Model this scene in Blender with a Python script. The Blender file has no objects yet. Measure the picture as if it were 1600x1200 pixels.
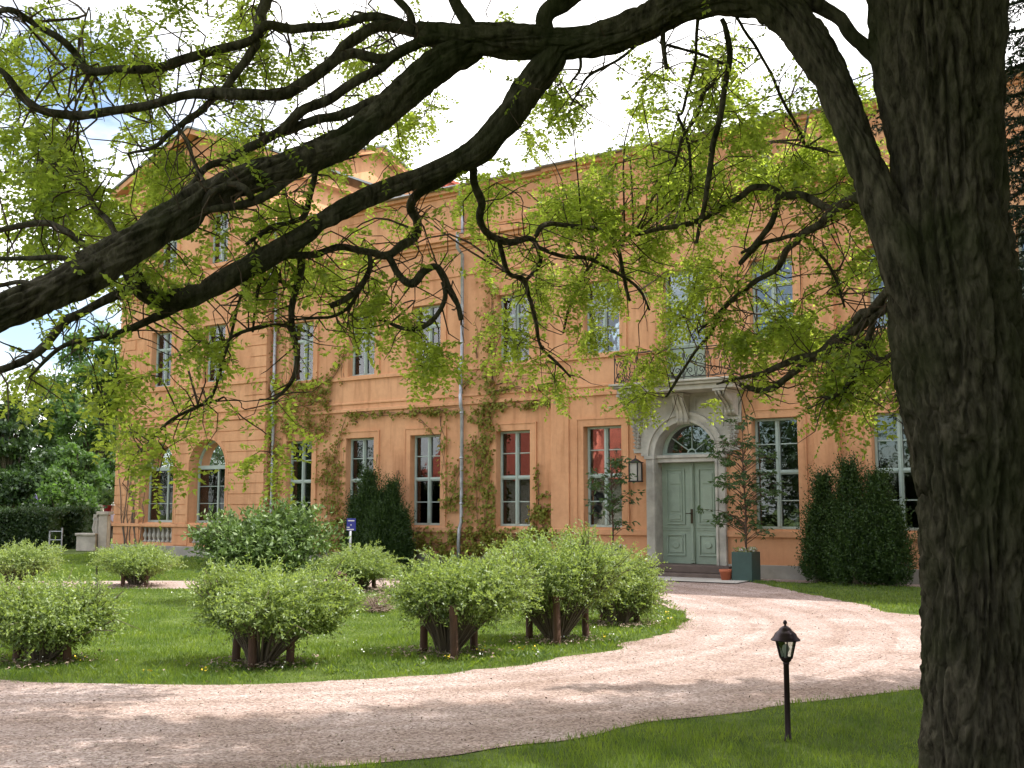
import bpy, math, random
import numpy as np
from mathutils import Vector, noise, geometry
random.seed(7); rng = np.random.default_rng(7)
R_ = math.radians
sc = bpy.context.scene
COL = sc.collection

# ------------------------------------------------------------------ camera, world, sun, exposure
F_PX, HZ, EYE = 1755.0, 194.0, 1.7
YAW, PITCH = R_(35.06), math.atan(HZ / F_PX)
FW = Vector((-math.sin(YAW) * math.cos(PITCH), math.cos(YAW) * math.cos(PITCH), math.sin(PITCH)))
RT = Vector((math.cos(YAW), math.sin(YAW), 0)); UP = RT.cross(FW)
CAM = Vector((0, 0, EYE))
cam_d = bpy.data.cameras.new('camera'); cam = bpy.data.objects.new('camera', cam_d); COL.objects.link(cam)
cam.location = CAM; cam.rotation_euler = (R_(90) + PITCH, 0, YAW)
cam_d.sensor_width = 36; cam_d.lens = F_PX * 36 / 1600; cam_d.clip_end = 2000; cam_d.clip_start = .05
sc.camera = cam

SUN_EL, SUN_AZ = R_(58), R_(56)          # azimuth from +Y towards +X
SD = Vector((math.sin(SUN_AZ) * math.cos(SUN_EL), math.cos(SUN_AZ) * math.cos(SUN_EL), math.sin(SUN_EL)))
w = bpy.data.worlds.new('World'); sc.world = w; w.use_nodes = True
nt = w.node_tree; nt.nodes.clear()
out = nt.nodes.new('ShaderNodeOutputWorld'); bg = nt.nodes.new('ShaderNodeBackground')
sky = nt.nodes.new('ShaderNodeTexSky'); sky.sky_type = 'NISHITA'; sky.sun_disc = False
sky.sun_elevation = SUN_EL; sky.sun_rotation = SUN_AZ; sky.air_density = 1.0; sky.dust_density = 1.5; sky.ozone_density = 1.5
bg.inputs[1].default_value = .15
tc = nt.nodes.new('ShaderNodeTexCoord'); mp = nt.nodes.new('ShaderNodeMapping'); mp.inputs['Scale'].default_value = (1, 1, 2.6)
nz = nt.nodes.new('ShaderNodeTexNoise'); nz.inputs['Scale'].default_value = 2.3; nz.inputs['Detail'].default_value = 7; nz.inputs['Roughness'].default_value = .55
rp = nt.nodes.new('ShaderNodeValToRGB'); rp.color_ramp.elements[0].position = .37; rp.color_ramp.elements[1].position = .55
mx = nt.nodes.new('ShaderNodeMixRGB'); mx.inputs[2].default_value = (10.3, 10.1, 9.9, 1)
L = nt.links.new
L(tc.outputs['Generated'], mp.inputs[0]); L(mp.outputs[0], nz.inputs[0]); sx = nt.nodes.new('ShaderNodeSeparateXYZ'); L(tc.outputs['Generated'], sx.inputs[0])
ma = nt.nodes.new('ShaderNodeMath'); ma.operation = 'MULTIPLY_ADD'; ma.inputs[1].default_value = .07; L(sx.outputs[1], ma.inputs[0]); L(nz.outputs[0], ma.inputs[2]); L(ma.outputs[0], rp.inputs[0]); L(rp.outputs[0], mx.inputs[0])
L(sky.outputs[0], mx.inputs[1]); L(mx.outputs[0], bg.inputs[0]); L(bg.outputs[0], out.inputs[0])
sun_d = bpy.data.lights.new('sun', 'SUN'); sun_d.energy = 3.8; sun_d.angle = R_(.53); sun_d.color = (1, .965, .91)
sun = bpy.data.objects.new('sun', sun_d); COL.objects.link(sun); sun.rotation_euler = SD.to_track_quat('Z', 'Y').to_euler()
sun.location = (20, 20, 40)
sc.view_settings.view_transform = 'Standard'; sc.view_settings.look = 'None'
sc.view_settings.gamma = 1; sc.view_settings.use_curve_mapping = False
sc.view_settings.exposure = .88

# ------------------------------------------------------------------ placement helpers (photo pixel -> metres)
def rayd(px, py): return FW + RT * ((px - 800) / F_PX) + UP * ((600 - py) / F_PX)
def at(px, py, Z): return CAM + rayd(px, py) * Z
def ony(px, py, Y): d = rayd(px, py); return CAM + d * (Y / d.y)
def gz(x, y):
    t = min(max((y - 17.5) / 6.0, 0), 1); return .16 * t * t * (3 - 2 * t)
def gnd(px, py):
    d = rayd(px, py); p = CAM + d * (-EYE / d.z); return Vector((p.x, p.y, gz(p.x, p.y)))
def atg(px, Z):                                # ground point under a pixel column at a depth
    p = at(px, 794, Z); return Vector((p.x, p.y, gz(p.x, p.y)))

# ------------------------------------------------------------------ materials
def mat(name, col, rough=.8, metal=0, spec=.5, nscale=None, namt=.15, bump=0, bscale=40, coord='Object', col2=None, vec=None, bdist=.01):
    m = bpy.data.materials.new(name); m.use_nodes = True; t = m.node_tree; b = t.nodes['Principled BSDF']
    b.inputs['Base Color'].default_value = (*col, 1); b.inputs['Roughness'].default_value = rough
    b.inputs['Metallic'].default_value = metal; b.inputs['Specular IOR Level'].default_value = spec
    c = t.nodes.new('ShaderNodeNewGeometry')
    src = c.outputs['Position']
    if vec:
        mm = t.nodes.new('ShaderNodeMapping'); mm.inputs['Scale'].default_value = vec; t.links.new(src, mm.inputs[0]); src = mm.outputs[0]
    if nscale:
        n = t.nodes.new('ShaderNodeTexNoise'); n.inputs['Scale'].default_value = nscale; n.inputs['Detail'].default_value = 6; n.inputs['Roughness'].default_value = .6
        t.links.new(src, n.inputs[0])
        r = t.nodes.new('ShaderNodeValToRGB'); r.color_ramp.elements[0].position = .3; r.color_ramp.elements[1].position = .7
        a = tuple(x * (1 - namt) for x in col); bb = col2 if col2 else tuple(min(1, x * (1 + namt)) for x in col)
        r.color_ramp.elements[0].color = (*a, 1); r.color_ramp.elements[1].color = (*bb, 1)
        t.links.new(n.outputs[0], r.inputs[0]); t.links.new(r.outputs[0], b.inputs['Base Color'])
    if bump:
        n2 = t.nodes.new('ShaderNodeTexNoise'); n2.inputs['Scale'].default_value = bscale; n2.inputs['Detail'].default_value = 5
        t.links.new(src, n2.inputs[0])
        bp = t.nodes.new('ShaderNodeBump'); bp.inputs['Strength'].default_value = bump; bp.inputs['Distance'].default_value = bdist
        t.links.new(n2.outputs[0], bp.inputs['Height']); t.links.new(bp.outputs[0], b.inputs['Normal'])
    return m
def leafmat(name, c1, c2, tr, trw=.45, rough=.5, gloss=.03, patchy=0):
    m = bpy.data.materials.new(name); m.use_nodes = True; t = m.node_tree; t.nodes.clear()
    o = t.nodes.new('ShaderNodeOutputMaterial'); g = t.nodes.new('ShaderNodeNewGeometry')
    r = t.nodes.new('ShaderNodeValToRGB'); r.color_ramp.elements[0].color = (*c1, 1); r.color_ramp.elements[1].color = (*c2, 1)
    t.links.new(g.outputs['Random Per Island'], r.inputs[0])
    d = t.nodes.new('ShaderNodeBsdfDiffuse'); t.links.new(r.outputs[0], d.inputs[0])
    tl = t.nodes.new('ShaderNodeBsdfTranslucent')
    ml = t.nodes.new('ShaderNodeMixRGB'); ml.blend_type = 'MULTIPLY'; ml.inputs[0].default_value = 1
    k = max(max(c1), max(c2)); 
    r2 = t.nodes.new('ShaderNodeValToRGB'); r2.color_ramp.elements[0].color = (*[x * .6 for x in tr], 1); r2.color_ramp.elements[1].color = (*tr, 1)
    t.links.new(g.outputs['Random Per Island'], r2.inputs[0]); t.links.new(r2.outputs[0], tl.inputs[0])
    t.nodes.remove(ml)
    if patchy:
        pn = t.nodes.new('ShaderNodeTexNoise'); pn.inputs['Scale'].default_value = 1.6; pn.inputs['Detail'].default_value = 6; t.links.new(g.outputs['Position'], pn.inputs[0])
        pr = t.nodes.new('ShaderNodeValToRGB'); pr.color_ramp.elements[0].position = .34; pr.color_ramp.elements[1].position = .66; pr.color_ramp.elements[0].color = (.55, .66, .5, 1); pr.color_ramp.elements[1].color = (1.0, 1.0, .95, 1); t.links.new(pn.outputs[0], pr.inputs[0])
        for src_, dst_ in ((r, d), (r2, tl)):
            xm_ = t.nodes.new('ShaderNodeMixRGB'); xm_.blend_type = 'MULTIPLY'; xm_.inputs[0].default_value = 1; t.links.new(src_.outputs[0], xm_.inputs[1]); t.links.new(pr.outputs[0], xm_.inputs[2]); t.links.new(xm_.outputs[0], dst_.inputs[0])
    m1 = t.nodes.new('ShaderNodeMixShader'); m1.inputs[0].default_value = trw
    t.links.new(d.outputs[0], m1.inputs[1]); t.links.new(tl.outputs[0], m1.inputs[2])
    gl = t.nodes.new('ShaderNodeBsdfGlossy'); gl.inputs['Roughness'].default_value = rough; gl.inputs[0].default_value = (1, 1, 1, 1)
    m2 = t.nodes.new('ShaderNodeMixShader'); m2.inputs[0].default_value = gloss
    t.links.new(m1.outputs[0], m2.inputs[1]); t.links.new(gl.outputs[0], m2.inputs[2]); t.links.new(m2.outputs[0], o.inputs[0])
    return m

def stucco():
    m = bpy.data.materials.new('orange_stucco'); m.use_nodes = True; t = m.node_tree; b = t.nodes['Principled BSDF']
    b.inputs['Roughness'].default_value = .92; b.inputs['Specular IOR Level'].default_value = .2
    g = t.nodes.new('ShaderNodeNewGeometry')
    def nz(scale, vec, det=6):
        mm = t.nodes.new('ShaderNodeMapping'); mm.inputs['Scale'].default_value = vec; t.links.new(g.outputs['Position'], mm.inputs[0])
        n = t.nodes.new('ShaderNodeTexNoise'); n.inputs['Scale'].default_value = scale; n.inputs['Detail'].default_value = det; n.inputs['Roughness'].default_value = .6
        t.links.new(mm.outputs[0], n.inputs[0]); return n
    n1 = nz(.55, (1, 1, 1)); n2 = nz(3.0, (1.6, 1, .18)); n3 = nz(9, (1, 1, 1))
    r1 = t.nodes.new('ShaderNodeValToRGB'); r1.color_ramp.elements[0].position = .32; r1.color_ramp.elements[1].position = .68
    r1.color_ramp.elements[0].color = (.61, .305, .155, 1); r1.color_ramp.elements[1].color = (.69, .375, .205, 1)
    t.links.new(n1.outputs[0], r1.inputs[0])
    def mult(a, n, lo, p0, p1, fac):
        r = t.nodes.new('ShaderNodeValToRGB'); r.color_ramp.elements[0].position = p0; r.color_ramp.elements[1].position = p1
        r.color_ramp.elements[0].color = (*lo, 1); r.color_ramp.elements[1].color = (1, 1, 1, 1); t.links.new(n.outputs[0], r.inputs[0])
        x = t.nodes.new('ShaderNodeMixRGB'); x.blend_type = 'MULTIPLY'; x.inputs[0].default_value = fac
        t.links.new(a, x.inputs[1]); t.links.new(r.outputs[0], x.inputs[2]); return x.outputs[0]
    c = mult(r1.outputs[0], n2, (.74, .69, .65), .30, .5, .8); n6 = nz(.9, (1, 1, .8), 8); c = mult(c, n6, (.84, .80, .78), .38, .50, .7)
    c = mult(c, n3, (.88, .87, .86), .3, .6, .7)
    sp = t.nodes.new('ShaderNodeSeparateXYZ'); t.links.new(g.outputs['Position'], sp.inputs[0])
    mr = t.nodes.new('ShaderNodeMapRange'); mr.inputs[1].default_value = 1.25; mr.inputs[2].default_value = .45; t.links.new(sp.outputs[2], mr.inputs[0])
    n5 = nz(1.7, (1, 1, 1)); mu = t.nodes.new('ShaderNodeMath'); mu.operation = 'MULTIPLY'; t.links.new(mr.outputs[0], mu.inputs[0]); t.links.new(n5.outputs[0], mu.inputs[1])
    xx = t.nodes.new('ShaderNodeMixRGB'); t.links.new(mu.outputs[0], xx.inputs[0]); t.links.new(c, xx.inputs[1]); xx.inputs[2].default_value = (.62, .27, .14, 1); c = xx.outputs[0]
    t.links.new(c, b.inputs['Base Color'])
    n4 = nz(60, (1, 1, 1), 4); bp = t.nodes.new('ShaderNodeBump'); bp.inputs['Strength'].default_value = .25; bp.inputs['Distance'].default_value = .01
    t.links.new(n4.outputs[0], bp.inputs['Height']); t.links.new(bp.outputs[0], b.inputs['Normal'])
    return m

def bark():
    m = bpy.data.materials.new('rough_bark'); m.use_nodes = True; t = m.node_tree; b = t.nodes['Principled BSDF']
    b.inputs['Roughness'].default_value = .95; b.inputs['Specular IOR Level'].default_value = .15
    g = t.nodes.new('ShaderNodeNewGeometry'); mm = t.nodes.new('ShaderNodeMapping'); mm.inputs['Scale'].default_value = (1, 1, .3)
    t.links.new(g.outputs['Position'], mm.inputs[0])
    n = t.nodes.new('ShaderNodeTexNoise'); n.inputs['Scale'].default_value = 22; n.inputs['Detail'].default_value = 8; n.inputs['Roughness'].default_value = .65
    t.links.new(mm.outputs[0], n.inputs[0])
    r = t.nodes.new('ShaderNodeValToRGB'); e = r.color_ramp.elements; e[0].position = .33; e[1].position = .72
    e[0].color = (.018, .014, .009, 1); e[1].color = (.17, .145, .105, 1)
    t.links.new(n.outputs[0], r.inputs[0])
    n2 = t.nodes.new('ShaderNodeTexNoise'); n2.inputs['Scale'].default_value = 2.2; n2.inputs['Detail'].default_value = 5; t.links.new(g.outputs['Position'], n2.inputs[0])
    r2 = t.nodes.new('ShaderNodeValToRGB'); r2.color_ramp.elements[0].position = .45; r2.color_ramp.elements[1].position = .65
    t.links.new(n2.outputs[0], r2.inputs[0])
    x = t.nodes.new('ShaderNodeMixRGB'); x.inputs[2].default_value = (.030, .038, .010, 1)
    ms = t.nodes.new('ShaderNodeMath'); ms.operation = 'MULTIPLY'; ms.inputs[1].default_value = .6
    t.links.new(r2.outputs[0], ms.inputs[0]); t.links.new(ms.outputs[0], x.inputs[0]); t.links.new(r.outputs[0], x.inputs[1]); t.links.new(x.outputs[0], b.inputs['Base Color'])
    bp = t.nodes.new('ShaderNodeBump'); bp.inputs['Strength'].default_value = 1.0; bp.inputs['Distance'].default_value = .035
    t.links.new(n.outputs[0], bp.inputs['Height']); t.links.new(bp.outputs[0], b.inputs['Normal'])
    return m

def gravel():
    m = bpy.data.materials.new('pinkish_gravel'); m.use_nodes = True; t = m.node_tree; b = t.nodes['Principled BSDF']
    b.inputs['Roughness'].default_value = .95; b.inputs['Specular IOR Level'].default_value = .2
    g = t.nodes.new('ShaderNodeNewGeometry')
    v = t.nodes.new('ShaderNodeTexVoronoi'); v.inputs['Scale'].default_value = 55; t.links.new(g.outputs['Position'], v.inputs['Vector'])
    hs = t.nodes.new('ShaderNodeSeparateColor'); t.links.new(v.outputs['Color'], hs.inputs[0])
    r = t.nodes.new('ShaderNodeValToRGB'); e = r.color_ramp.elements; e[0].color = (.235, .17, .148, 1); e[1].color = (.60, .49, .455, 1)
    k = e.new(.5); k.color = (.43, .335, .30, 1); t.links.new(hs.outputs[0], r.inputs[0])
    n = t.nodes.new('ShaderNodeTexNoise'); n.inputs['Scale'].default_value = .9; n.inputs['Detail'].default_value = 8; n.inputs['Roughness'].default_value = .65; t.links.new(g.outputs['Position'], n.inputs[0])
    r2 = t.nodes.new('ShaderNodeValToRGB'); r2.color_ramp.elements[0].position = .36; r2.color_ramp.elements[1].position = .66
    r2.color_ramp.elements[0].color = (.62, .56, .50, 1); r2.color_ramp.elements[1].color = (1, 1, 1, 1); t.links.new(n.outputs[0], r2.inputs[0])
    x = t.nodes.new('ShaderNodeMixRGB'); x.blend_type = 'MULTIPLY'; x.inputs[0].default_value = .75
    t.links.new(r.outputs[0], x.inputs[1]); t.links.new(r2.outputs[0], x.inputs[2]); t.links.new(x.outputs[0], b.inputs['Base Color'])
    mpp = t.nodes.new('ShaderNodeMapping'); mpp.inputs['Location'].default_value = (15.5, -12.5 * 1.12, 0); mpp.inputs['Scale'].default_value = (1, 1.12, 0); t.links.new(g.outputs['Position'], mpp.inputs[0])
    vl = t.nodes.new('ShaderNodeVectorMath'); vl.operation = 'LENGTH'; t.links.new(mpp.outputs[0], vl.inputs[0])
    nw = t.nodes.new('ShaderNodeMath'); nw.operation = 'MULTIPLY_ADD'; nw.inputs[1].default_value = .5; t.links.new(n.outputs[0], nw.inputs[0]); t.links.new(vl.outputs['Value'], nw.inputs[2])
    ntk = t.nodes.new('ShaderNodeTexNoise'); ntk.noise_dimensions = '1D'; ntk.inputs['Scale'].default_value = 2.6; ntk.inputs['Detail'].default_value = 4; t.links.new(nw.outputs[0], ntk.inputs['W'])
    rt = t.nodes.new('ShaderNodeValToRGB'); rt.color_ramp.elements[0].position = .38; rt.color_ramp.elements[1].position = .56; rt.color_ramp.elements[0].color = (.80, .76, .72, 1); rt.color_ramp.elements[1].color = (1, 1, 1, 1); t.links.new(ntk.outputs[0], rt.inputs[0])
    xt = t.nodes.new('ShaderNodeMixRGB'); xt.blend_type = 'MULTIPLY'; xt.inputs[0].default_value = .8; t.links.new(x.outputs[0], xt.inputs[1]); t.links.new(rt.outputs[0], xt.inputs[2]); t.links.new(xt.outputs[0], b.inputs['Base Color'])
    n3 = t.nodes.new('ShaderNodeTexNoise'); n3.inputs['Scale'].default_value = 6; n3.inputs['Detail'].default_value = 9; n3.inputs['Roughness'].default_value = .7; t.links.new(g.outputs['Position'], n3.inputs[0])
    ad = t.nodes.new('ShaderNodeMath'); ad.operation = 'MULTIPLY_ADD'; ad.inputs[1].default_value = -.35
    t.links.new(v.outputs['Distance'], ad.inputs[0]); t.links.new(n3.outputs[0], ad.inputs[2])
    bp = t.nodes.new('ShaderNodeBump'); bp.inputs['Strength'].default_value = .9; bp.inputs['Distance'].default_value = .03
    t.links.new(ad.outputs[0], bp.inputs['Height']); t.links.new(bp.outputs[0], b.inputs['Normal'])
    return m

def glassmat():
    m = bpy.data.materials.new('window_glass'); m.use_nodes = True; t = m.node_tree; t.nodes.clear()
    o = t.nodes.new('ShaderNodeOutputMaterial'); tr = t.nodes.new('ShaderNodeBsdfTransparent'); tr.inputs[0].default_value = (.75, .8, .78, 1)
    gl = t.nodes.new('ShaderNodeBsdfGlossy'); gl.inputs['Roughness'].default_value = .015; gl.inputs[0].default_value = (.92, .95, 1, 1)
    n = t.nodes.new('ShaderNodeTexNoise'); n.inputs['Scale'].default_value = 2.2; g = t.nodes.new('ShaderNodeNewGeometry'); t.links.new(g.outputs['Position'], n.inputs[0])
    bp = t.nodes.new('ShaderNodeBump'); bp.inputs['Strength'].default_value = .12; bp.inputs['Distance'].default_value = .02
    t.links.new(n.outputs[0], bp.inputs['Height']); t.links.new(bp.outputs[0], gl.inputs['Normal'])
    fr = t.nodes.new('ShaderNodeFresnel'); fr.inputs[0].default_value = 1.95
    mxx = t.nodes.new('ShaderNodeMixShader'); t.links.new(fr.outputs[0], mxx.inputs[0]); t.links.new(tr.outputs[0], mxx.inputs[1]); t.links.new(gl.outputs[0], mxx.inputs[2])
    t.links.new(mxx.outputs[0], o.inputs[0]); return m

M = dict(
    stucco=stucco(), bark=bark(), gravel=gravel(), glass=glassmat(),
    stone=mat('grey_sandstone', (.43, .40, .345), .9, nscale=2.5, namt=.28, bump=.4, bscale=50, spec=.2),
    plinth=mat('grey_plinth_render', (.30, .275, .24), .9, nscale=1.6, namt=.3, bump=.3, bscale=30, spec=.2),
    frame=mat('pale_teal_paint', (.38, .45, .40), .5, nscale=4, namt=.08),
    door=mat('sage_green_paint', (.27, .33, .25), .55, nscale=3, namt=.12, bump=.1),
    iron=mat('black_iron', (.025, .023, .022), .5, metal=.3),
    zinc=mat('weathered_zinc', (.36, .37, .39), .45, metal=.6, nscale=5, namt=.3),
    roof=mat('dark_sheet_roof', (.15, .17, .17), .6, nscale=3, namt=.2),
    redtile=mat('red_roof_tiles', (.36, .075, .04), .8, nscale=6, namt=.25),
    white=mat('white_paint', (.75, .74, .70), .6), cream=mat('cream_wall', (.40, .36, .29), .9),
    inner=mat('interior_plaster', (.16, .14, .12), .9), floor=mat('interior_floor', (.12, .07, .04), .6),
    curtain=mat('white_curtain_cloth', (.72, .74, .78), .9, nscale=12, namt=.1),
    soil=mat('bare_soil', (.07, .05, .035), 1, nscale=8, namt=.3, bump=.5, spec=.1),
    grassg=mat('lawn_turf', (.062, .105, .022), 1, nscale=2.2, namt=.35, col2=(.115, .150, .038), bump=.8, bscale=60, spec=.1),
    wood=mat('brown_stake_wood', (.085, .040, .024), .8, nscale=14, namt=.35, bump=.4, bscale=40, vec=(1, 1, .2)),
    step=mat('dark_stone_step', (.12, .085, .07), .8, nscale=4, namt=.25, bump=.2),
    pave=mat('pale_concrete_paving', (.42, .39, .35), .9, nscale=1.5, namt=.18, bump=.2, spec=.2),
    planter=mat('dark_green_planter', (.03, .065, .055), .5, nscale=5, namt=.15),
    terra=mat('terracotta_clay', (.42, .12, .055), .8, nscale=9, namt=.15),
    redpot=mat('red_glazed_pot', (.30, .012, .02), .4),
    lampblack=mat('dark_lamp_metal', (.03, .016, .022), .35, metal=.5),
    lampglass=mat('smoky_lamp_glass', (.55, .52, .46), .15, spec=.6),
    bulb=mat('white_bulb', (.8, .8, .78), .3),
    blue=mat('blue_enamel', (.02, .025, .22), .4), purple=mat('purple_parasol_cloth', (.27, .15, .62), .8, nscale=3, namt=.2, col2=(.62, .62, .85)),
    skin=mat('skin', (.55, .33, .24), .6), shirt=mat('pale_lilac_shirt', (.60, .58, .78), .9), trousers=mat('dark_trousers', (.04, .035, .04), .9), hair=mat('light_hat_straw', (.75, .73, .66), .9),
    twig=mat('brown_twig', (.075, .045, .028), .9, nscale=30, namt=.3), stemg=mat('grey_brown_stem', (.11, .085, .06), .9),
    deadtwig=mat('dry_grey_twigs', (.30, .22, .17), .95),
    pebble=mat('loose_pebbles', (.50, .40, .33), .9, nscale=60, namt=.35),
    brass=mat('dark_brass', (.06, .045, .03), .35, metal=.8),
)
M['leaf'] = leafmat('locust_leaf', (.060, .115, .018), (.14, .19, .030), (.74, .90, .11), .62)
M['willow'] = leafmat('shrub_leaf', (.11, .175, .050), (.28, .35, .105), (.48, .62, .10), .44, gloss=.045, rough=.5)
M['rhodo'] = leafmat('glossy_shrub_leaf', (.085, .15, .040), (.17, .24, .07), (.20, .32, .05), .25, gloss=.035, rough=.5)
M['yew'] = leafmat('yew_needle', (.014, .034, .009), (.055, .100, .020), (.08, .15, .02), .25, gloss=.02)
M['spruce'] = leafmat('spruce_needle', (.010, .020, .010), (.022, .042, .018), (.03, .06, .02), .15, gloss=.03)
M['vine'] = leafmat('creeper_leaf', (.15, .135, .020), (.20, .22, .030), (.30, .30, .03), .2, gloss=0.01)
M['vine_red'] = leafmat('creeper_leaf_bronze', (.24, .11, .03), (.21, .17, .03), (.30, .18, .03), .2, gloss=.01)
M['maple'] = leafmat('maple_leaf', (.040, .085, .030), (.075, .13, .045), (.16, .27, .05), .35)
M['tree'] = leafmat('park_tree_leaf', (.035, .080, .018), (.085, .150, .034), (.18, .34, .05), .42)
M['tree_dark'] = leafmat('dark_park_tree_leaf', (.018, .042, .014), (.045, .085, .024), (.09, .17, .03), .32)
M['hedge'] = leafmat('hedge_leaf', (.022, .048, .014), (.045, .080, .022), (.08, .14, .03), .25)
M['blade'] = leafmat('grass_blade', (.055, .115, .015), (.16, .22, .036), (.42, .56, .05), .45, patchy=1)
M['flower'] = mat('white_petal', (.8, .8, .75), .7); M['yellow'] = mat('yellow_petal', (.75, .55, .03), .7)

# ------------------------------------------------------------------ mesh helpers
class MB:
    def __init__(s): s.v = []; s.f = []
    def q(s, *p):
        n = len(s.v); s.v += [tuple(x) for x in p]; s.f.append(tuple(range(n, n + len(p))))
    def box(s, x0, x1, y0, y1, z0, z1):
        n = len(s.v)
        s.v += [(x0, y0, z0), (x1, y0, z0), (x1, y1, z0), (x0, y1, z0), (x0, y0, z1), (x1, y0, z1), (x1, y1, z1), (x0, y1, z1)]
        s.f += [tuple(n + i for i in f) for f in ((0, 3, 2, 1), (4, 5, 6, 7), (0, 1, 5, 4), (1, 2, 6, 5), (2, 3, 7, 6), (3, 0, 4, 7))]
    def ext(s, poly, y0, y1):                     # polygon of (x,z) extruded in y
        n = len(s.v); k = len(poly)
        s.v += [(x, y0, z) for x, z in poly] + [(x, y1, z) for x, z in poly]
        s.f += [tuple(range(n, n + k)), tuple(range(n + 2 * k - 1, n + k - 1, -1))]
        s.f += [(n + (i + 1) % k, n + i, n + k + i, n + k + (i + 1) % k) for i in range(k)]
    def tube(s, pts, rad, sides=8, cap=True, wob=0, ws=3.0):
        pts = [Vector(p) for p in pts]; n0 = len(s.v); m = len(pts)
        t0 = (pts[1] - pts[0]).normalized(); ref = Vector((0, 0, 1)) if abs(t0.z) < .9 else Vector((1, 0, 0))
        a = t0.cross(ref).normalized()
        for i, p in enumerate(pts):
            t = (pts[min(i + 1, m - 1)] - pts[max(i - 1, 0)])
            t = t.normalized() if t.length > 1e-9 else t0
            a = (a - t * a.dot(t)); a = a.normalized() if a.length > 1e-6 else t.orthogonal().normalized(); b = t.cross(a)
            r = rad[i] if hasattr(rad, '__len__') else rad
            for k in range(sides):
                th = 2 * math.pi * k / sides; d = a * math.cos(th) + b * math.sin(th)
                rr = r
                if wob: rr = r * (1 + wob * noise.noise((p + d * r) * ws) + wob * .5 * noise.noise((p + d * r) * ws * 4))
                s.v.append(tuple(p + d * rr))
        for i in range(m - 1):
            for k in range(sides):
                a0 = n0 + i * sides + k; a1 = n0 + i * sides + (k + 1) % sides
                s.f.append((a0, a1, a1 + sides, a0 + sides))
        if cap: s.f.append(tuple(n0 + k for k in reversed(range(sides)))); s.f.append(tuple(n0 + (m - 1) * sides + k for k in range(sides)))
    def lathe(s, prof, c=(0, 0, 0), sides=16):
        n0 = len(s.v); m = len(prof)
        for r, z in prof:
            for k in range(sides):
                th = 2 * math.pi * k / sides; s.v.append((c[0] + r * math.cos(th), c[1] + r * math.sin(th), c[2] + z))
        for i in range(m - 1):
            for k in range(sides):
                a0 = n0 + i * sides + k; a1 = n0 + i * sides + (k + 1) % sides; s.f.append((a0, a1, a1 + sides, a0 + sides))
        s.f.append(tuple(n0 + k for k in reversed(range(sides)))); s.f.append(tuple(n0 + (m - 1) * sides + k for k in range(sides)))
def props(o, label=None, cat=None, group=None, kind=None):
    if label: o['label'] = label
    if cat: o['category'] = cat
    if group: o['group'] = group
    if kind: o['kind'] = kind
    return o
def obj(name, mb, m, parent=None, smooth=False, bevel=0, loc=None, **k):
    me = bpy.data.meshes.new(name); me.from_pydata(mb.v, [], mb.f); me.materials.append(m)
    if smooth: me.polygons.foreach_set('use_smooth', [True] * len(me.polygons))
    o = bpy.data.objects.new(name, me); COL.objects.link(o)
    if parent: o.parent = parent
    if loc is not None: o.location = loc
    if bevel:
        bv = o.modifiers.new('bevel', 'BEVEL'); bv.width = bevel; bv.segments = 2; bv.limit_method = 'ANGLE'
    return props(o, **k)
def inst(o, loc, parent=None, name=None, rot=None, scale=None, **k):
    c = o.copy(); c.location = loc; COL.objects.link(c)
    if name: c.name = name
    if parent: c.parent = parent
    if rot: c.rotation_euler = rot
    if scale: c.scale = scale
    return props(c, **k)
def empty(name, loc=(0, 0, 0), **k):
    o = bpy.data.objects.new(name, None); COL.objects.link(o); o.location = loc; o.empty_display_size = .2; return props(o, **k)
def copytree(root, loc, rz=0, **k):
    r = root.copy(); COL.objects.link(r); r.location = loc; r.rotation_euler = (0, 0, rz); props(r, **k)
    for ch in list(root.children):
        c = ch.copy(); COL.objects.link(c); c.parent = r
        for g in ch.children:
            d = g.copy(); COL.objects.link(d); d.parent = c
    return r
def unit(a): return a / (np.linalg.norm(a, axis=-1, keepdims=True) + 1e-9)
def leaves(name, C, D, ln, wd, m, parent=None, fold=.25, mats=None, nrm=None, **k):
    """C base points, D directions; one folded quad per leaf"""
    n = len(C); C = np.asarray(C, float); D = unit(np.asarray(D, float))
    rn = rng.normal(size=(n, 3)) if nrm is None else nrm
    S = unit(np.cross(D, rn)); N = np.cross(S, D)
    ln = np.broadcast_to(ln, n)[:, None]; wd = np.broadcast_to(wd, n)[:, None]
    V = np.empty((n, 4, 3))
    V[:, 0] = C; V[:, 2] = C + D * ln
    mid = C + D * ln * .45 + N * wd * fold
    V[:, 1] = mid - S * wd * .5; V[:, 3] = mid + S * wd * .5
    me = bpy.data.meshes.new(name); me.vertices.add(4 * n); me.vertices.foreach_set('co', V.ravel())
    me.loops.add(4 * n); me.loops.foreach_set('vertex_index', np.arange(4 * n, dtype=np.int32))
    me.polygons.add(n); me.polygons.foreach_set('loop_start', np.arange(0, 4 * n, 4, dtype=np.int32))
    try: me.polygons.foreach_set('loop_total', np.full(n, 4, dtype=np.int32))
    except Exception: pass
    me.materials.append(m)
    if mats:
        for mm, frac in mats: me.materials.append(mm)
        idx = np.zeros(n, dtype=np.int32); u = rng.random(n); acc = 0
        for i, (mm, frac) in enumerate(mats): idx[(u >= acc) & (u < acc + frac)] = i + 1; acc += frac
        me.polygons.foreach_set('material_index', idx)
    me.update(calc_edges=True); me.validate()
    o = bpy.data.objects.new(name, me); COL.objects.link(o)
    if parent: o.parent = parent
    return props(o, **k)
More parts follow.
